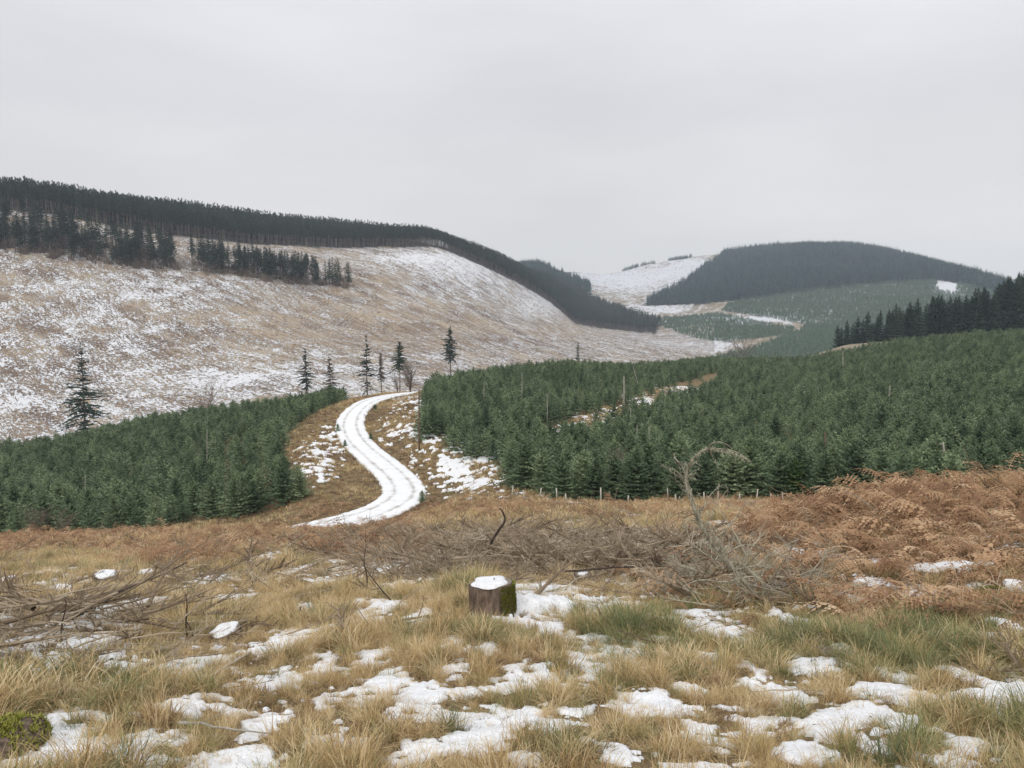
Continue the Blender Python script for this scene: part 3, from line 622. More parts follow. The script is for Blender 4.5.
for k in range(4):
    random.seed(470+k); mb = MB()
    for j in range(46):
        a = random.random()*6.28; p = Vector((random.uniform(-1.2, 1.2), random.uniform(-1.2, 1.2), -.3)); d = Vector((random.uniform(-.5, .5), random.uniform(-.5, .5), 1)).normalized()*random.uniform(1.2, 4.6); mb.tube([p, p+d*.6, p+d], [.07, .05, .015], 3, random.random())
    UG.append(mb.mesh('undergrowth_clump', M['deadtwig']))
gx_ = []
for pts_, n_2 in (([(-20,249),(60,258),(120,266),(178,270)], 210), ([(192,272),(250,278),(300,285),(350,290)], 90)):
    for j in range(n_2):
        xx = random.uniform(pts_[0][0], pts_[-1][0]); q = hit(xx, float(np.interp(xx, [p[0] for p in pts_], [p[1] for p in pts_])), dmin=220)
        if q: D = q[1]+random.random()*30-2; X = q[0]*D/q[1]; gx_.append((X, D, float(h(X, D))))
gx_ = np.array(gx_); n = len(gx_); scatter('undergrowth', UG, gx_, np.c_[np.zeros(n), np.zeros(n), RNG.random(n)*6.28], RNG.uniform(.5, 1.4, n), RNG.integers(0, 4, n), 'brown dead undergrowth at the feet of the standing tree strips', 'undergrowth')
# ---- dark stand at the right edge
DS = []
for k in range(4):
    c_, t_ = young(430+k, 19, 0, .20); DS.append((c_.mesh('crown', M['darkspruce']), t_.mesh('trunk', M['sprbark'])))
random.seed(9)
for i in range(285):
    xx = 832+(1060-832)*random.random()**.75; D = 282+random.random()**1.3*80+(1024-xx)*.05
    s = np.interp(xx, [832, 880, 940, 1060], [.42, .72, .95, 1.22])*random.uniform(.85, 1.1)
    tree('dark_spruce', xx, 330, D, s, DS[random.randrange(4)], 'dark bushy spruce in the stand behind the right plantation, '+('at its low left end' if xx < 900 else ('in its middle' if xx < 965 else 'at its tall right end')), 'spruces in the stand at the right edge, '+('low left end' if xx < 900 else ('middle' if xx < 965 else 'tall right end')))
# ---- lone survivors in front of the felled slope
def lone(px, base, top, D, seed, label, mat='darkspruce', name='lone_spruce', bare=.2, w_=.11, thin=.3, dead=.7, lod=0):
    a, b, c = ray(px, top); ztop = c/b*D; x = a/b*D; z = float(h(x, D)); H = ztop-z
    c_, t_ = mature(seed, H, bare, w_, lod, dead, thin); e = empty(name, (x, D, z)); prop(e, label, 'tree'); link('crown', c_.mesh('crown', M[mat]), e); link('trunk', t_.mesh('trunk', M['sprbark']), e)
lone(80, 415, 345, 185, 501, 'tallest lone dark spruce at far left, before the snowy felled slope', bare=.14, w_=.23, thin=.2)
lone(305, 385, 347, 205, 502, 'lone spruce with dark top, leftmost of the row behind the bend of the track', bare=.4, w_=.14, thin=.3)
lone(330, 385, 355, 205, 503, 'sparse half dead spruce second from the left in the row behind the track', 'deadtwig', bare=.3, w_=.2, thin=.2)
lone(366, 385, 335, 205, 504, 'thin patchy spruce third from the left in the row behind the track', bare=.3, w_=.15, thin=.5)
lone(381, 385, 351, 205, 505, 'bare pole-like dead spruce between two leafier ones behind the track top', 'deadtwig', bare=.5, w_=.07, thin=.2)
lone(399, 385, 341, 205, 506, 'small spruce with a dense dark top beside a bushy brown tree', bare=.6, w_=.17, thin=.15)
lone(450, 372, 326, 250, 507, 'lone spruce with bare lower trunk standing above the right plantation edge', bare=.5, w_=.15, thin=.15)
lone(578, 352, 343, 300, 508, 'little dark treetop poking above the far edge of the right plantation', bare=.1, w_=.14, thin=.1)
lone(118+0, 385, 385, 190, 509, 'stub of a small spruce in the valley behind the left plantation', bare=.2, w_=.12, thin=.2) if False else None
# bare broadleaf trees and shrubs: trunk and a haze of fine twigs
def bare_tree(name, loc, H, seed, label, n=60, spread=.5, cat='tree', mat='deadtwig', ns=3, fine=5):
    random.seed(seed); t = MB(); c = MB(); ends = []
    for k in range(ns):
        a = random.random()*6.28; tip = Vector((math.cos(a)*spread*.3*H, math.sin(a)*spread*.3*H, H*random.uniform(.6, .85)))
        mid = tip*.5+Vector((random.uniform(-.04, .04)*H, 0, .05*H)); t.tube([(0, 0, -.1*H), mid*.5, mid, tip], [H*.014, H*.011, H*.008, H*.003], 5, random.random()); ends.append((mid, tip))
    for k in range(n):
        m_, tp_ = random.choice(ends); p = (m_*.3).lerp(tp_, random.random()); a = random.random()*6.28; l = H*random.uniform(.15, .4)
        d = Vector((math.cos(a)*spread, math.sin(a)*spread, random.uniform(.3, 1))).normalized(); q = p+d*l
        c.tube([p, p+d*l*.5+Vector((0, 0, .02*H)), q], [H*.004, H*.0028, H*.001], 3, random.random())
        for j in range(fine):
            s = random.uniform(.3, 1); b = p.lerp(q, s); d2 = (d+Vector((random.uniform(-1, 1), random.uniform(-1, 1), random.uniform(-.3, 1)))).normalized(); c.tube([b, b+d2*l*random.uniform(.25, .5)], [H*.002, H*.0006], 3, random.random())
    e = empty(name, loc); prop(e, label, cat); link('crown', c.mesh('crown', M[mat]), e); link('trunk', t.mesh('trunk', M[mat]), e); return e
def gp(px, D): a, b, c = ray(px, 400); x = a/b*D; return (x, D, float(h(x, D))-.03)
def bt(px, top, D, *a, **k):
    p = gp(px, D); aa, b, c = ray(px, top); H = c/b*D-p[2]; return bare_tree(a[0], p, H, *a[1:], **k)
bt(410, 358, 160, 'bare_tree', 601, 'bushy brown leafless tree beside the top of the track', n=90, fine=7)
bt(398, 372, 150, 'bare_tree', 602, 'lower brown leafless bush just left of the track top knoll', n=70)
bt(740, 334, 420, 'bare_tree', 603, 'small grey brown leafless tree in the valley before the distant plantation', n=80, spread=.7)
bt(618, 450, 50, 'birch_sapling', 604, 'reddish brown leafless birch in front of the right plantation, left of centre gap', n=110, spread=.35, fine=6)
bt(556, 470, 55, 'birch_sapling', 605, 'short brown leafless sapling against the dark trees above the fence stakes', n=60, spread=.35)
bt(600, 468, 49, 'birch_sapling', 606, 'thin low leafless sapling close left of the reddish birch', n=40, spread=.3)
bt(716, 470, 46, 'birch_sapling', 607, 'brown leafless sapling behind the arching lichen branch', n=90, spread=.4)
bt(28, 505, 53, 'bare_bush', 608, 'pale grey leafless bush in front of the left plantation at far left', n=110, spread=.9, ns=6, mat='deadtwig')
bt(55, 508, 53, 'bare_bush', 609, 'second pale leafless bush, right of a similar one at far left', n=80, spread=.9, ns=5)
bt(205, 380, 190, 'bare_tree', 610, 'faint brown bush on the felled slope above the left plantation', n=70, spread=.6)
# brighter small spruces and small ones by the track
def small(px, py, Hs, label, mk, D=None, name='young_spruce'):
    q = hit(px, py) if D is None else gp(px, D)
    e = empty(name, (q[0], q[1], q[2]-.03), random.random()*6, Hs); prop(e, label, 'spruce'); link('crown', mk[0], e); link('trunk', mk[1], e)
random.seed(3)
small(798, 480, .78, 'brighter yellow-green young spruce at the near edge right of centre', LIGHT, D=44)
small(422, 502, .32, 'tiny spruce seedling on the outer side of the lowest bend of the track', YH[0])
small(297, 500, .8, 'round young spruce at the right tip of the left plantation', YH[2], D=60)
small(338, 432, .35, 'tiny spruce on the bank inside the upper bend of the track', YH[1])
small(371, 440, .3, 'tiny spruce beside the right edge of the track midway up', YH[3])
small(345, 447, .28, 'tiny spruce beside the left edge of the track midway up', YH[4])
small(375, 410, .3, 'tiny spruce right of the track near its top', YH[5])
small(512, 472, .95, 'young spruce standing forward of the plantation corner beside the snowy bank', YH[6])
small(560, 468, .62, 'short young spruce at the foot of the snowy gap in the plantation', YH[1])
# ------------------------------------------------------------------ grasses, bracken, brash
def blade(mb, p, a, L_, lean, wd, rnd, seg=3, curl=.6):
    d = Vector((math.cos(a), math.sin(a), 0)); sd = Vector((-d.y, d.x, 0)); pts = []; el_ = math.pi/2-lean; q = Vector(p)
    for k in range(seg+1):
        pts.append(q.copy()); q = q+(d*math.cos(el_)+Vector((0, 0, math.sin(el_))))*(L_/seg); el_ -= curl/seg
    vs = []; fs = []
    for k, q in enumerate(pts[:-1]):
        w2 = wd*(1-.6*k/seg); vs += [q-sd*w2, q+sd*w2]
    vs.append(pts[-1])
    for k in range(seg-1): fs.append((2*k, 2*k+1, 2*k+3, 2*k+2))
    fs.append((2*seg-2, 2*seg-1, 2*seg)); mb.add(vs, fs, rnd)
def tuft(seed, n, rad, L0, L1, lean0, wd, mat, dirb=0, curl=(.5, 1.8)):
    random.seed(seed); mb = MB()
    for k in range(n):
        r = rad*math.sqrt(random.random()); a = random.random()*6.28; p = (math.cos(a)*r, math.sin(a)*r, -.01); aa = a+random.gauss(0, .8)+0
        if dirb and random.random() < .6: aa = random.gauss(0, .6)
        blade(mb, p, aa, random.uniform(L0, L1), abs(random.gauss(0, lean0))+.25*r/rad, wd*random.uniform(.6, 1.7), random.random(), 3, random.uniform(*curl))
    return mb.mesh('tuft', mat)
TG = [tuft(700+k, 70, .09, .10, .30, .5, .0021, M['straw'], k % 2) for k in range(5)]
TG += [tuft(710+k, 75, .10, .10, .27, .5, .0021, M['green'], k % 2) for k in range(4)]
TG += [tuft(720+k, 80, .08, .14, .34, .35, .0018, M['rush']) for k in range(2)]
TG += [tuft(730+k, 60, .13, .14, .34, 1.15, .0022, M['straw'], 1, (.3, .9)) for k in range(3)]   # laid-over mats
TG += [tuft(740+k, 50, .10, .06, .17, .6, .003, M['heath']) for k in range(2)]
TFAR = [tuft(750+k, 26, .16, .15, .42, .5, .010, M['straw']) for k in range(3)]+[tuft(760+k, 26, .16, .12, .36, .5, .010, M['green']) for k in range(2)]+[tuft(770+k, 30, .2, .1, .34, .6, .012, M['heath']) for k in range(2)]
def polar_pts(n, r0, r1, th=R(41), p=1.0):
    r = np.exp(RNG.uniform(math.log(r0), math.log(r1), n)) if p == 0 else (r0**(2*p)+(r1**(2*p)-r0**(2*p))*RNG.random(n))**(1/(2*p)); t = RNG.uniform(-th, th, n); return r*np.sin(t), r*np.cos(t)
def normal_tilt(x, y, k=1.0):
    e = .25; dx = (h(x+e, y)-h(x-e, y))/(2*e); dy = (h(x, y+e)-h(x, y-e))/(2*e); return np.arctan(dy)*k, -np.arctan(dx)*k
def sfac(x, y):
    global h_fast
    h_fast = h; return snow_f(x, y)
# zones as seen: bracken on the right mound and in a belt before the plantations
def bracken_w(px, py):
    w_ = blob(px, py, [(960,530,110,48,1.6),(860,560,110,40,1.2),(900,610,90,22,.8),(760,590,45,25,.6),(1000,610,60,30,.7),(650,580,30,14,.5)])
    belt = sstep(566, 552, py+8*np.sin(px/37))*(px < 420)*1.2+blob(px, py, [(450,508,60,10,1.1),(350,490,60,12,.6),(740,505,160,9,.5),(330,410,30,12,.4),(600,512,80,8,.35)])
    return np.clip(np.maximum(w_, belt), 0, 1)
def olive_w(px, py): return np.clip(blob(px, py, [(850,650,150,40,1.0),(640,640,60,16,.6),(930,740,180,30,.7),(330,700,160,26,.25),(700,590,50,12,.6),(600,720,200,40,.3),(100,715,60,15,.5),(540,640,90,14,.4),(700,620,120,15,.5)]), 0, 1)
x, y = np.concatenate([polar_pts(24000, 2.0, 8.5, R(56)), polar_pts(36000, 8, 22, R(56)), polar_pts(9000, 20, 34)], 1)
z = h(x, y); px, py = proj(x, y, z); rr = np.hypot(x, y); sfv = sfac(x, y); bw = bracken_w(px, py); ow = olive_w(px, py); bs = brash_w(px, py)
patch = fbm(x/.7, y/.7, 4, 40)*1.35
ok = (RNG.random(len(x)) > np.clip(sstep(-.4, .3, sfv)*.66, 0, 1)) & (RNG.random(len(x)) > bw*.72) & (RNG.random(len(x)) > bs*.8)
x, y, z, px, py, rr, sfv, bw, ow, patch, bs = [q[ok] for q in (x, y, z, px, py, rr, sfv, bw, ow, patch, bs)]; n = len(x); u = RNG.random(n)
gq = ow*.75+.22+patch*.5; vid = np.where(u < gq*.75, RNG.integers(5, 9, n), np.where(u < gq*.75+.5, RNG.integers(0, 5, n), RNG.integers(11, 14, n)))
vid = np.where((RNG.random(n) < .30*ow+.03) & (patch > .05), RNG.integers(9, 11, n), vid); vid = np.where(RNG.random(n) < .12+bs*.3, RNG.integers(14, 16, n), vid)
t1, t2 = normal_tilt(x, y, .6); sc_ = RNG.uniform(.38, .82, n)*(1+.7*patch)*(1-.58*sstep(-.7, .1, sfv))*np.interp(rr, [2, 8, 30], [.85, 1.05, 1.35])
scatter('grass', TG, np.c_[x, y, z], np.c_[t1+RNG.normal(0, .12, n), t2+RNG.normal(0, .12, n), RNG.random(n)*6.28], sc_, vid, 'rough tussocky grass, straw coloured with olive green patches, covering the foreground slope', 'grass')
print('grass', n)
# rough grass on the middle ground, the banks along the track and the ride
x, y = polar_pts(60000, 26, 150, R(40), .8); z = h(x, y); px, py = proj(x, y, z); rr = np.hypot(x, y); sfv = sfac(x, y); dt, _ = trk_dist(x, y)
ok = (dt > TW-.15) & (RNG.random(len(x)) > sstep(-.1, .25, sfv)*.9) & ~(inpoly(px, py, PL_L) & (rr > 60)) & ~(inpoly(px, py, PL_R) & (rr > 52) & ~((px > 530) & (px < 735) & (np.abs((py-438)-(px-545)*(-.345)) < 12)))
x, y, z, px, py, rr = [q[ok] for q in (x, y, z, px, py, rr)]; n = len(x); u = RNG.random(n); pt = fbm(x/4, y/4, 3, 44)
vid = np.where(u < .52-pt*.9, RNG.integers(5, 7, n), np.where(u < .90, RNG.integers(0, 3, n), RNG.integers(3, 5, n)))
scatter('rough_grass', TFAR, np.c_[x, y, z], np.c_[RNG.normal(0, .15, n), RNG.normal(0, .15, n), RNG.random(n)*6.28], RNG.uniform(.6, 1.25, n)*np.interp(rr, [26, 60, 150], [.8, 1.0, 1.5]), vid, 'brown and straw rough grass on the banks along the snowy track', 'grass')
print('rough', n)
# bracken fronds, dead and collapsed
def frond(mb, base, a, L_, lift, rnd):
    d = Vector((math.cos(a), math.sin(a), 0)); sd = Vector((-d.y, d.x, 0)); pts = []; q = Vector(base); el_ = lift; ns_ = 9; bend = random.uniform(-.25, .25)
    for k in range(ns_+1):
        pts.append(q.copy()); q = q+(d*math.cos(el_)+sd*bend*.4+Vector((0, 0, math.sin(el_))))*(L_/ns_); el_ -= random.uniform(.12, .32)
    mb.tube(pts, [.004*(1-.7*k/ns_) for k in range(ns_+1)], 3, .6+.4*rnd)
    for k in range(2, ns_+1):
        for hf in (0, .5):
            s = (k+hf)/(ns_+1); pl = L_*.30*math.sin(math.pi*min(1, (s-.15)*.9+.25))*random.uniform(.6, 1.1)
            p = pts[k-1].lerp(pts[k], hf)
            for sg in (-1, 1):
                if random.random() < .12: continue
                t = (sd*sg+d*.45+Vector((0, 0, random.uniform(-.8, .15)))).normalized(); n_2 = t.cross(Vector((random.uniform(-.4, .4), 0, 1))).normalized(); q0 = p; m_ = 4; wv = pl*.10
                for j in range(m_):
                    q1 = q0+t*(pl/m_); t = (t+Vector((random.uniform(-.15, .15), random.uniform(-.15, .15), random.uniform(-.35, .05)))).normalized(); ww = wv*(1-j/m_)
                    for s2 in (-1, 1):
                        mb.add([q0, q0.lerp(q1, .5)+n_2*s2*ww*random.uniform(.8, 1.5)+Vector((0, 0, random.uniform(-.4, .2)*ww)), q1], [(0, 1, 2)], min(1, max(0, rnd+random.uniform(-.3, .3))))
                    q0 = q1
def brplant(seed, n=4, L0=.4, L1=.85):
    random.seed(seed); mb = MB()
    for k in range(n): frond(mb, (random.uniform(-.08, .08), random.uniform(-.08, .08), -.02), random.random()*6.28, random.uniform(L0, L1), random.uniform(.2, 1.35), random.random())
    return mb.mesh('bracken_plant', M['bracken'])
BR = [brplant(800+k, 3) for k in range(7)]
x, y = np.concatenate([polar_pts(12000, 5, 17, R(54)), polar_pts(24000, 14, 60, R(42), .75)], 1); z = h(x, y); px, py = proj(x, y, z); rr = np.hypot(x, y); bw = bracken_w(px, py); sfv = sfac(x, y); dt, _ = trk_dist(x, y)
cl_ = fbm(x/1.1, y/1.1, 3, 66)
ok = (RNG.random(len(x)) < bw*(.62+.9*cl_)) & (RNG.random(len(x)) > sstep(-.05, .3, sfv)*.85) & (dt > TW+.5) & ~((rr > 57) & (px < 300))
x, y, z, rr = [q[ok] for q in (x, y, z, rr)]; n = len(x)
scatter('bracken', BR, np.c_[x, y, z], np.c_[RNG.normal(0, .2, n), RNG.normal(0, .2, n), RNG.random(n)*6.28], RNG.uniform(.55, 1.1, n)*np.interp(rr, [5, 12, 40], [.85, 1.15, 1.15])*(1+.55*fbm(x/.9, y/.9, 2, 67)), RNG.integers(0, 7, n), 'rust brown dead bracken lying over the mound on the right and in a belt before the plantations', 'bracken')
print('bracken', n)
# brash: cut branches left on the ground
def stick(seed, L_=1.0, tw=9, rad=.015):
    random.seed(seed); mb = MB(); pts = [Vector((0, 0, .02))]; d = Vector((1, 0, random.uniform(-.05, .15)))
    for k in range(6): d = (d+Vector((0, random.uniform(-.18, .18), random.uniform(-.14, .14)))).normalized(); pts.append(pts[-1]+d*L_/6)
    r_ = random.random(); mb.tube(pts, [rad*(1-.8*k/6) for k in range(7)], 5, r_)
    for k in range(tw):
        i = random.randrange(1, 6); p = pts[i].lerp(pts[i+1], random.random()); t = (d+Vector((random.uniform(-.4, .4), random.choice((-1, 1))*random.uniform(.4, 1.1), random.uniform(-.3, .9)))).normalized(); l = L_*random.uniform(.12, .38)
        m_ = p+t*l*.5+Vector((0, 0, random.uniform(-.02, .03))); q = p+t*l; mb.tube([p, m_, q], [rad*.4, rad*.28, rad*.1], 3, min(1, max(0, r_+random.uniform(-.25, .25))))
        for j in range(2): b = p.lerp(q, random.uniform(.3, .9)); mb.tube([b, b+(t+Vector((random.uniform(-.8, .8), random.uniform(-.8, .8), random.uniform(-.3, .6)))).normalized()*l*.35], [rad*.18, rad*.07], 3, r_)
    return mb.mesh('brash_branch', M['stick'])
BS = [stick(850+k, random.uniform(.7, 1.2), 6+k, .015 if k < 6 else .034) for k in range(8)]
x, y = np.concatenate([polar_pts(10000, 4, 12), polar_pts(22000, 8, 28)], 1); z = h(x, y); px, py = proj(x, y, z); bw = brash_w(px, py); rr = np.hypot(x, y); cl_ = fbm(x/1.3, y/.9, 3, 77)
q_ = hit(493, 615); ds_ = np.hypot(x-q_[0], (y-q_[1]+.25)*.7)
ok = (RNG.random(len(x)) < bw*(.5+.8*cl_)+.02) & (ds_ > .75); x, y, z, bw, rr, cl_ = [q[ok] for q in (x, y, z, bw, rr, cl_)]; n = len(x); t1, t2 = normal_tilt(x, y)
ang = np.where(RNG.random(n) < .5, RNG.normal(.1, .35, n)+np.pi*RNG.integers(0, 2, n), RNG.random(n)*6.28)
scatter('brash', BS, np.c_[x, y, z+RNG.random(n)**2*.3*bw*(1+cl_)], np.c_[RNG.normal(0, .25, n)+t1, RNG.normal(0, .16, n)+t2, ang], RNG.uniform(.35, .95, n)*np.interp(rr, [4, 8, 25], [.6, .8, 1.25]), RNG.integers(0, 8, n), 'grey brown cut branches left in windrows across the felled ground', 'brash')
print('brash', n)
M['lichenstick'] = leaf_mat('lichen covered twigs', [(0, (.11, .09, .065)), (.5, (.30, .27, .20)), (1, (.52, .49, .38))], 0)
LS = []
for k in range(4):
    s_ = BS[k].copy(); s_.materials.clear(); s_.materials.append(M['lichenstick']); LS.append(s_)
q_ = hit(745, 590); n = 150; x = q_[0]+RNG.normal(0, .36, n); y = q_[1]+RNG.normal(0, .45, n); z = h(x, y)+np.abs(RNG.normal(0, .10, n))*np.exp(-((x-q_[0])/.5)**2)
scatter('lichen_brash', LS, np.c_[x, y, z], np.c_[RNG.normal(0, .4, n), RNG.normal(-.2, .35, n), RNG.random(n)*6.28], RNG.uniform(.3, .75, n), RNG.integers(0, 4, n), 'heap of grey green lichen covered branches at the foot of the arching branch', 'brash')
# brash and stumps over the felled hillside
HB = []
for k in range(5):
    random.seed(900+k); mb = MB()
    for j in range(14):
        a = random.gauss(0, .5)+math.pi*random.randrange(2); p = Vector((random.uniform(-.9, .9), random.uniform(-.4, .4), random.uniform(.02, .3))); q = p+Vector((math.cos(a), math.sin(a), random.uniform(-.1, .2)))*random.uniform(.4, 1.3)
        mb.tube([p, q], [.05, .025], 3, random.random())
    if k > 2: mb.tube([(0, 0, -.2), (0, 0, .35)], [.26, .2], 7, .6, 0, True)
    HB.append(mb.mesh('brash_heap', M['stick']))
x, y = grid_pts(-420, 330, 215, 760, 2.9, .4, .5); z = h(x, y); px, py = proj(x, y, z); rr = np.hypot(x, y)
ok = (px > -60) & (px < 735) & (rr > 205) & ~inpoly(px, py, RIDGE) & (RNG.random(len(x)) < .34+.3*fbm(x/25, y/25, 3, 15)) & (py < 450) & (rr < 800); x, y, z = x[ok], y[ok], z[ok]; n = len(x)
scatter('hillside_brash', HB, np.c_[x, y, z], np.c_[RNG.normal(0, .1, n), RNG.normal(0, .1, n), RNG.normal(-.65, .35, n)], RNG.uniform(.4, 1.0, n), RNG.integers(0, 5, n), 'dark brash and stumps strewn in rows over the felled hillside', 'brash')
x, y = grid_pts(60, 720, 1150, 2080, 9, .4, .5); z = h(x, y); px, py = proj(x, y, z)
ok = (px > 575) & (px < 725) & ~inpoly(px, py, DHILL) & ~inpoly(px, py, YF2) & ~inpoly(px, py, YF1) & (RNG.random(len(x)) < .5+.8*fbm(x/60, y/40, 3, 19)); x, y, z = x[ok], y[ok], z[ok]; n = len(x)
scatter('distant_brash', HB, np.c_[x, y, z], np.c_[np.zeros(n), np.zeros(n), RNG.normal(.6, .4, n)], RNG.uniform(1.0, 2.4, n), RNG.integers(0, 5, n), 'brash and scrub speckling the snowy slope of the distant felled hill', 'brash')
# ------------------------------------------------------------------ stumps, logs, dead branches, stakes
def snowcap(rx, ry, th, seed, n=28, drop=0.0):
    random.seed(seed); mb = MB(); vs = [(0, 0, th)]; fs = []; ph = random.random()*9
    for j, (k, zz) in enumerate(((.45, th*.97), (.8, th*.8), (.97, th*.45), (1.0, -.004))):
        for i in range(n):
            a = 2*math.pi*i/n; w_ = .92+.13*math.sin(2*a+ph)+.09*math.sin(5*a+ph*2)+random.uniform(-.02, .02); vs.append((math.cos(a)*rx*k*w_, math.sin(a)*ry*k*w_, zz+random.uniform(-.1, .1)*th))
    for i in range(n): fs.append((0, 1+i, 1+(i+1) % n))
    for j in range(3):
        for i in range(n): b = 1+j*n; fs.append((b+i, b+n+i, b+n+(i+1) % n, b+(i+1) % n))
    mb.add(vs, fs); return mb.mesh('snow_cap', M['snow'], True)
def stump(loc, rad, H, label, seed, tilt=(0, 0), cap=.95, off=(0, 0), cat='stump', moss=0, group=None):
    random.seed(seed); e = empty('tree_stump', loc); e.rotation_euler = (tilt[0], tilt[1], random.random()*0); prop(e, label, cat, group); mb = MB(); n = 26; vs = []; fs = []; ph = [random.random()*6 for _ in range(4)]
    lv = [(-.12, 1.5), (0, 1.38), (.12, 1.2), (.35, 1.06), (.7, 1.0), (.97, .985), (1.0, .95)]
    for t, k in lv:
        for i in range(n):
            a = 2*math.pi*i/n; fl = 1+(k-1)*1.4*max(.1, math.sin(3*a+ph[0])+.5*math.sin(5*a+ph[1])) if k > 1 else 1
            r_ = rad*(min(k, 1)+(fl-1))*(1+.06*math.sin(7*a+ph[2])+.02*math.sin(2*a+ph[3])+random.uniform(-.03, .03)); vs.append((math.cos(a)*r_, math.sin(a)*r_, H*t+(random.uniform(-.01, .01)*H if t < 1 else 0)))
    for j in range(len(lv)-1):
        for i in range(n): fs.append((j*n+i, j*n+(i+1) % n, (j+1)*n+(i+1) % n, (j+1)*n+i))
    mb.add(vs, fs); link('bark', mb.mesh('bark', M['bark'], True), e)
    m2 = MB(); m2.add([(math.cos(2*math.pi*i/n)*rad*.95, math.sin(2*math.pi*i/n)*rad*.95, H+.002) for i in range(n)]+[(0, 0, H+.004)], [(i, (i+1) % n, n) for i in range(n)]); link('cut_face', m2.mesh('cut_face', M['cut']), e)
    if cap: c = link('snow_cap', snowcap(rad*cap, rad*cap, max(.012, rad*.09), seed+1), e, (off[0], off[1], H+.006))
    if moss:
        mm = MB()
        for k in range(moss):
            a = random.uniform(-1.1, .35); z_ = H*random.uniform(.15, .98); r_ = rad*(1.03+.5*max(0, .2-z_/H)); p = Vector((math.cos(a)*r_, math.sin(a)*r_, z_))
            for q in range(3): blade(mm, p+Vector((random.uniform(-.01, .01), random.uniform(-.01, .01), 0)), a+random.uniform(-1, 1), random.uniform(.012, .03), .6, .004, random.random(), 2)
        link('moss', mm.mesh('moss', M['moss']), e)
    return e
def groundp(px, py): q = hit(px, py); return q
q = groundp(493, 615); S = q[1]/FPX
main = stump((q[0], q[1], q[2]-.02), 23*S, 36*S, 'largest cut stump in the middle, flat snow cap on top, moss on its right', 1001, (-.10, -.06), .98, (-.01, 0), moss=700)
# root buttress running down to the right of it, snow along its back
def ridge(p0, p1, w0, w1, hh0, hh1, mat, name, parent, seed, up=0, rag=.25, n=26):
    random.seed(seed); A, B = Vector(p0), Vector(p1); d = (B-A); sd_ = Vector((-d.y, d.x, 0)).normalized(); vs = []; fs = []; m_ = 11
    for i in range(n):
        t = i/(n-1); c = A.lerp(B, t)+sd_*math.sin(t*7)*.02; w_ = w0+(w1-w0)*t; H_ = hh0+(hh1-hh0)*t**.55
        for j in range(m_):
            s = j/(m_-1)*2-1; k = 1+rag*(float(vnoise(i*.5, j*.8, seed))-.5)*2; z = H_*(1-abs(s)**1.7)*k if abs(s) < 1 else -.03
            vs.append(c+sd_*(s*w_*k)+Vector((0, 0, z+up*(1 if abs(s) < 1 else 0))))
    for i in range(n-1):
        for j in range(m_-1): fs.append((i*m_+j, i*m_+j+1, (i+1)*m_+j+1, (i+1)*m_+j))
    mb = MB(); mb.add(vs, fs); o = link(name, mb.mesh(name, M[mat], True), parent); return o
g1 = groundp(562, 606); r1_ = Vector(g1)-Vector(main.location); r0_ = Vector((.03, .01, .0))
ridge(r0_, (r1_.x, r1_.y, r1_.z), .12, .20, .27, .05, 'bark', 'root', main, 3)
ridge(r0_+Vector((.11, 0, .02)), (r1_.x, r1_.y, r1_.z+.05), .09, .19, .20, .07, 'snow', 'root_snow', main, 8, 0, .22)
STP = [(227,640,17,14,'snow topped stump left of centre, tilted above the grass',1),(105,583,12,11,'stump with leaf shaped snow cap in straw grass at upper left',2),(61,594,10,9,'small dark snow capped stump left of the one with a leaf shaped cap',3),
 (8,585,9,8,'snow capped stump cut by the left edge of the photo',4),(146,577,8,7,'snow capped stump right of the leaf shaped one at upper left',5),(192,566,7,6,'low snow topped stump above the left brash near the bracken',6),(218,562,6,5,'small snow dotted stump just right of another low one in the upper left',7),
 (582,583,9,13,'dark stump poking up in the brash right of the middle stump',8),(333,594,8,7,'half buried stump with snow in the brash left of centre',9),(250,566,5,5,'farthest small stump in the grass near the bracken belt',10)]
for a, b, w_, hh, lb, sd_ in STP:
    q = groundp(a, b); S = q[1]/FPX; random.seed(sd_*7)
    stump((q[0], q[1], q[2]-.02), w_*S, hh*S, lb, 1010+sd_*3, (random.uniform(.0, .14), random.uniform(-.2, .2)), .95 if sd_ != 8 else .6)
# mossy boulder-like old stump in the bottom left corner and a mossy one at the right edge
def mossy(px, py, rx, ry, hz, label, seed, snow=True):
    q = groundp(px, py); S = q[1]/FPX; random.seed(seed); e = empty('mossy_stump', (q[0], q[1], q[2])); prop(e, label, 'stump'); n, m_ = 26, 10; vs = []; fs = []
    for j in range(m_+1):
        t = j/m_*math.pi/2
        for i in range(n):
            a = 2*math.pi*i/n; k = 1+.25*float(fbm(math.cos(a)*1.5+seed, math.sin(a)*1.5+t, 3, seed)); vs.append((math.cos(a)*math.cos(t)*rx*S*k, math.sin(a)*math.cos(t)*ry*S*k, math.sin(t)*hz*S*k-.03))
    for j in range(m_):
        for i in range(n): fs.append((j*n+i, j*n+(i+1) % n, (j+1)*n+(i+1) % n, (j+1)*n+i))
    mb = MB(); mb.add(vs, fs); link('bark', mb.mesh('bark', M['bark'], True), e); mm = MB()
    for k in range(1700):
        f = random.choice(fs); p = (Vector(vs[f[0]])+(Vector(vs[f[2]])-Vector(vs[f[0]]))*random.random())
        if float(vnoise(p.x*14, p.y*14, 3)) < .35: continue
        for q_ in range(2): blade(mm, p, random.random()*6.28, random.uniform(.012, .032), random.uniform(.2, 1.2), .004, random.random(), 2)
    link('moss', mm.mesh('moss', M['moss']), e)
    if snow: link('snow_cap', snowcap(rx*S*.55, ry*S*.5, .04, seed, 24), e, (rx*S*.12, ry*S*.1, hz*S*.93))
mossy(-4, 752, 44, 60, 34, 'low mossy mound of an old stump in the bottom left corner', 31, False)
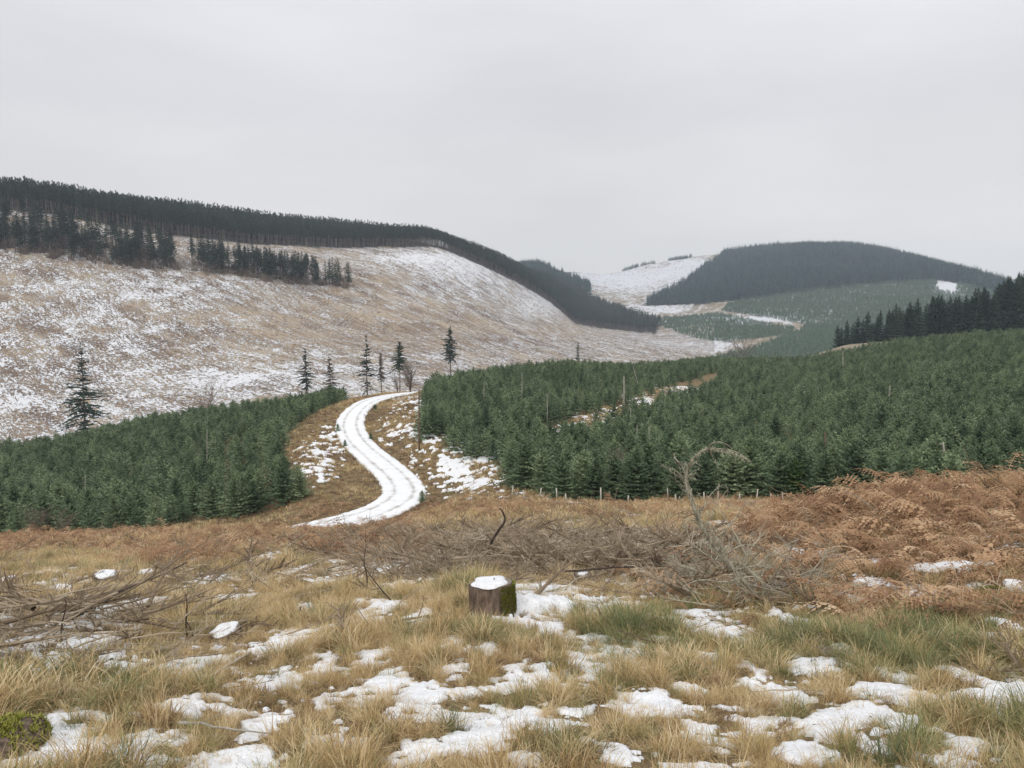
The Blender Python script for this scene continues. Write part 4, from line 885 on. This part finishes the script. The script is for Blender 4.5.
mossy(1015, 598, 26, 30, 12, 'small mossy stump with snow at the right edge among bracken', 33)
# lying poles
def log(p0, p1, r0, r1, mat, label, seed, name='fallen_branch', cat='branch', twigs=4, lift=.03, sag=.0):
    random.seed(seed); A = Vector(groundp(*p0)); B = Vector(groundp(*p1)); mb = MB(); n = 9; pts = []
    for k in range(n):
        s = k/(n-1); p = A.lerp(B, s); p.z = max(float(h(p.x, p.y))+lift, p.z+lift) if True else p.z; pts.append(p-A+Vector((0, 0, random.uniform(0, .02))))
    mb.tube(pts, [r0+(r1-r0)*k/(n-1) for k in range(n)], 7, .5, 0, True, .08); e = link(name, mb.mesh(name, M[mat], True), None, A); prop(e, label, cat)
    for k in range(twigs):
        i = random.randrange(1, n-1); m2 = MB(); d = Vector((random.uniform(-1, 1), random.uniform(-.4, .4), random.uniform(.4, 1))).normalized()*random.uniform(.12, .3); m2.tube([pts[i], pts[i]+d*.5+Vector((.01, 0, 0)), pts[i]+d], [r1*.6, r1*.4, r1*.15], 4, .5); link('twig', m2.mesh('twig', M[mat]), e)
log((175, 655), (172+0, 600), .012, .004, 'dark', 'x', 1) if False else None
log((70,640),(188,572), .022, .008, 'dark', 'long dark branch slanting up to the right out of the left brash pile', 41, twigs=5, lift=.16)
log((455,564),(560,556), .045, .03, 'stick', 'grey log lying behind the middle stump across the brash', 42, twigs=3, lift=.06, name='fallen_log', cat='log')
log((655,556),(745,545), .022, .010, 'pale', 'pale thin pole lying in the brash right of centre', 43, twigs=3, lift=.08)
log((180,735),(272,745), .007, .003, 'pale', 'thin pale twig lying on the grass at lower left', 44, twigs=1, lift=.05)
log((330,640),(430,622), .016, .009, 'stick', 'slim grey branch lying in the grass left of the middle stump', 45, twigs=3, lift=.05)
log((560,583),(700,572), .013, .006, 'dark', 'thin dark stick lying nearly level right of the middle stump', 46, twigs=2, lift=.12)
log((250,660),(200,690), .010, .005, 'stick', 'short twig among the snow spots at left', 47, twigs=1, lift=.04)
# dark crooked branch standing behind the middle stump
def branch(name, base, pix, rads, mat, label, subs=(), cat='branch', n=8, dep=None, lean=None, tufts=0):
    """stands where base says; its curve follows pixel offsets at that distance"""
    q = Vector(groundp(*base)); D = q.y; a0 = Vector(at(base[0], base[1], D)); e = empty(name, q); prop(e, label, cat)
    def P3(a, b, dd=0): v = Vector(at(a, b, D+dd)); return v-q
    pts = [Vector(v) for v in catmull([tuple(P3(*p)) for p in pix], 5)]
    rr_ = np.interp(np.linspace(0, 1, len(pts)), np.linspace(0, 1, len(rads)), rads); mb = MB(); mb.tube(pts, list(rr_), n, .5, 0, True, .12); link('stem', mb.mesh('stem', M[mat], True), e)
    allp = [pts]
    if tufts:
        m2 = MB()
        for k in range(70):
            i = random.randrange(0, int(len(pts)*.62)); p = pts[i]; d = Vector((random.uniform(-1, 1), random.uniform(-.8, .8), random.uniform(-.5, 1))).normalized(); l = random.uniform(.08, .38)*(1-.6*i/len(pts))
            c1 = p+d*l*.5+Vector((0, 0, .02)); c2 = p+d*l+Vector((random.uniform(-.04, .04), 0, -.02)); m2.tube([p, c1, c2], [.0045, .003, .001], 3, .5); allp.append([p, c1, c2])
            for j in range(3): b = p.lerp(c2, random.uniform(.3, .9)); m2.tube([b, b+Vector((random.uniform(-1, 1), random.uniform(-1, 1), random.uniform(-1, 1)))*l*.3], [.0022, .0008], 3)
        link('twigs', m2.mesh('twigs', M[mat]), e)
    for sb in subs:
        sp_ = [Vector(v) for v in catmull([tuple(P3(*p)) for p in sb[0]], 4)]; m2 = MB(); rs_ = np.interp(np.linspace(0, 1, len(sp_)), [0, 1], sb[1]); m2.tube(sp_, list(rs_), 5, .5, 0, False, .12)
        link('side_branch', m2.mesh('side_branch', M[mat], True), e); allp.append(sp_)
    if tufts:
        mm = MB()
        for k in range(tufts):
            ps = allp[0] if random.random() < .55 else random.choice(allp); i = random.randrange(len(ps)-1); p = ps[i].lerp(ps[i+1], random.random())
            for j in range(3): blade(mm, p, random.random()*6.28, random.uniform(.015, .05), random.uniform(.4, 2.4), .004, random.random(), 2)
        link('lichen', mm.mesh('lichen', M['tuft']), e)
    return e
random.seed(77)
branch('crooked_branch', (491,566), [(491,566),(489,553),(492,541),(499,530),(505,520),(502,511),(499,508)], [.024,.022,.020,.017,.013,.008], 'dark', 'dark crooked S shaped branch standing up behind the middle stump', [([(491,541),(488,536),(486,533)], (.008, .003))])
subs = [([(696,512,0),(690,490,.1),(684,470,.1),(675,458,.1),(674,453,.1)], (.012, .004)), ([(707,450,0),(722,449,.1),(736,452,.15),(750,461,.2)], (.008, .003)), ([(706,451,0),(713,443,-.1),(724,443,-.15),(733,449,-.2)], (.006, .002)),
 ([(709,449,0),(714,460,.1),(719,469,.1)], (.005, .002)), ([(728,450,.1),(733,457,.1),(737,464,.1)], (.004, .0015)), ([(712,540,0),(725,530,.1),(740,512,.2),(752,495,.2)], (.008, .002)), ([(705,530,0),(712,515,.1),(716,505,.1)], (.006, .002)),
 ([(722,556,0),(745,545,.2),(770,552,.3),(795,560,.4)], (.010, .003)), ([(715,548,0),(700,545,-.1),(682,552,-.2)], (.006, .002)), ([(735,570,0),(760,566,.1),(785,575,.1)], (.010, .003)), ([(742,578,0),(725,582,-.1),(700,580,-.2),(680,588,-.3)], (.010, .003)),
 ([(698,520,0),(708,498,.05),(722,485,.1),(728,490,.1),(726,500,.1)], (.005, .002)), ([(748,585,0),(770,588,.1),(800,583,.2)], (.009, .003)), ([(730,565,0),(722,545,.1),(728,525,.15)], (.006, .002)), ([(738,575,0),(748,558,.1),(746,540,.1)], (.006, .002))]
branch('arching_dead_branch', (762,603), [(762,603),(745,583,0),(728,562,0),(712,543,0),(699,520,0),(691,500,0),(686,482,0),(689,466,0),(697,455,0),(708,449,0),(722,452,.05),(738,456,.1),(750,462,.15)], [.021,.019,.017,.014,.012,.010,.008,.005,.003], 'lichen',
    'tall lichen covered dead branch arching over to the right, right of centre', subs, tufts=620)
# smaller dead stems that stand up out of the grass
ST = [((187,640),[(187,640),(186,622),(187,605),(185,592)],.008,'thin dark upright twig pair left of the tilted snow capped stump',[([(187,622),(192,632),(194,640)],(.005,.002)),([(186,610),(190,600)],(.004,.001))]),
 ((60,650),[(60,650),(62,625),(66,605),(64,596)],.007,'dark upright twig rising from the left brash pile',[([(62,625),(68,616)],(.004,.001))]),
 ((366,596),[(366,596),(367,578),(364,560),(366,545),(365,530)],.008,'tall thin bare stem standing before the lower end of the track',[([(367,578),(376,568),(384,560)],(.004,.001)),([(364,562),(357,552)],(.004,.001)),([(367,570),(350,580)],(.004,.001))]),
 ((392,602),[(392,602),(380,588),(368,572),(362,560)],.009,'dark bent branch sloping up left in the middle brash',[([(380,588),(370,590)],(.004,.001)),([(372,578),(375,566)],(.004,.001))]),
 ((634,500),[(634,500),(633,485),(630,476),(634,468),(640,464)],.035,'pale curved dead stem in front of the plantation above the stakes',[]),
 ((846,494),[(846,494),(843,480),(841,470)],.012,'short dark stem on the bracken mound skyline',[([(843,480),(848,474)],(.005,.002))]),
 ((905,500),[(905,500),(893,470),(889,462)],.02,'x',[]),
 ((884,520),[(884,520),(870,506),(852,494),(838,489)],.010,'pale bent stick leaning left on the bracken mound',[]),
 ((560,545),[(560,545),(568,532),(572,523)],.018,'short dark stub leaning right in the brash behind the stump',[]),
 ((508,556),[(508,556),(504,545),(501,538)],.012,'short dark stick beside the crooked branch',[]),
 ((1000,478),[(1000,478),(1011,472),(1026,470)],.015,'twisted rust twig at the top right of the bracken mound',[]),
 ((810,500),[(810,500),(812,484),(808,470),(815,462)],.010,'thin yellowish stem rising left of the bracken crest',[([(812,484),(820,474)],(.005,.002)),([(809,474),(803,465)],(.004,.001))])]
for base, pix, r_, lb, sb in ST:
    if lb == 'x': continue
    branch('dead_sapling', base, [(a, b, 0) for a, b in pix], [r_, r_*.8, r_*.5, r_*.25], 'pale' if 'pale' in lb or 'yellow' in lb else ('deadtwig' if 'rust' in lb else 'dark'), lb, sb, 'stem', 5)
# row of short stakes across the boggy ground before the right plantation
SK = [(512,497,9),(524,500,8),(540,499,9),(557,500,10),(566,503,8),(588,499,15),(594,500,9),(601,503,13),(610,501,8),(619,498,10),(628,505,8),(646,499,12),(655,497,8),(668,500,10),(676,503,7),(690,499,9),(704,502,8),(718,500,7),(740,503,8),(757,500,9),(770,502,7),(783,503,9)]
me_s = {}
for i, (a, b, hp) in enumerate(SK):
    q = hit(a, b); S = q[1]/FPX; random.seed(i); mb = MB(); H = hp*S*1.25; t = Vector((random.uniform(-.12, .12), random.uniform(-.1, .1), 1))
    mb.tube([t*-.1, t*H*.5, t*H], [.045, .042, .038], 7, .5, 0, True, .05); o = link('stake', mb.mesh('stake', M['stake'], True), None, q); prop(o, 'short pale stake standing in the brown grass before the right plantation', 'stake', 'pale stakes before the right plantation')
# dead poles standing among the young trees
PO = [(484,402,382,'pale dead pole in the left part of the right plantation, leftmost of the inner ones','pale',.07),(522,400,372,'pale dead pole behind the left part of the right plantation','pale',.07),(547,416,393,'slim pale pole just left of the snowy gap','pale',.06),(624,404,376,'thickest grey dead pole, above the snowy gap in the plantation','pale',.13),
 (637,384,366,'leaning thin dead pole far back above the snowy gap','pale',.08),(637,450,425,'left one of two pale poles close together in the right plantation','pale',.06),(649,450,427,'right one of two pale poles close together in the right plantation','pale',.06),(631,425,408,'small pale pole behind the pair of poles','pale',.06),
 (825,470,431,'brown grey dead trunk standing in the right plantation','browndead',.10),(947,480,442,'bleached leaning dead pole at the right, behind the bracken mound','pale',.09),(207,470,428,'pale dead pole in the middle of the left plantation','pale',.05),(85,505,474,'faint thin pole in the left plantation near its front','pale',.04),
 (843,364,351,'small pole near the far top edge of the right plantation','pale',.10),(890,400,385,'grey pole high on the right plantation slope','pale',.08),(419,440,388,'brown dead trunk at the left corner of the right plantation','browndead',.10),(702,430,408,'thin brown stick in the middle of the right plantation','browndead',.05)]
for i, (a, b, t, lb, mt, r_) in enumerate(PO):
    q = hit(a, b+10, dmin=56); D = q[1]; T2 = Vector(at(a+(-4 if 'lean' in lb else 0), t, D)); B = Vector((q[0], q[1], q[2]-.2)); B.x = at(a+(4 if 'lean' in lb else 0), b, D)[0]; d = T2-B; random.seed(i+50); mb = MB()
    mb.tube([Vector((0, 0, 0)), d*.5+Vector((random.uniform(-.05, .05), 0, 0)), d*.97, d], [r_, r_*.8, r_*.6, r_*.2], 6, .5, 0, True, .08)
    for k in range(5): p = d*random.uniform(.4, .95); aa = random.random()*6.28; mb.tube([p, p+Vector((math.cos(aa)*.3, math.sin(aa)*.3, .05))], [r_*.25, r_*.08], 3)
    o = link('dead_pole', mb.mesh('dead_pole', M[mt], True), None, B); prop(o, lb, 'dead tree')
# ------------------------------------------------------------------ air between here and the far hills
bpy.ops.mesh.primitive_cube_add(size=1); hz = bpy.context.object; hz.name = 'haze'; prop(hz, 'thin pale winter haze filling the valley', 'haze', kind='stuff')
zmin = float(V[:, 2].min())-1; zmax = float(V[:, 2].max())+30
hz.scale = (6700, 6700, zmax-zmin); hz.location = (0, 0, (zmax+zmin)/2)
hm = bpy.data.materials.new('haze air'); hm.use_nodes = True; nt = hm.node_tree; nt.nodes.clear(); oo = N(nt, 'ShaderNodeOutputMaterial'); pv = N(nt, 'ShaderNodeVolumePrincipled')
pv.inputs['Color'].default_value = (.77, .86, 1, 1); pv.inputs['Density'].default_value = HAZE; nt.links.new(pv.outputs[0], oo.inputs['Volume']); hz.data.materials.append(hm)
print('z range', zmin, zmax)
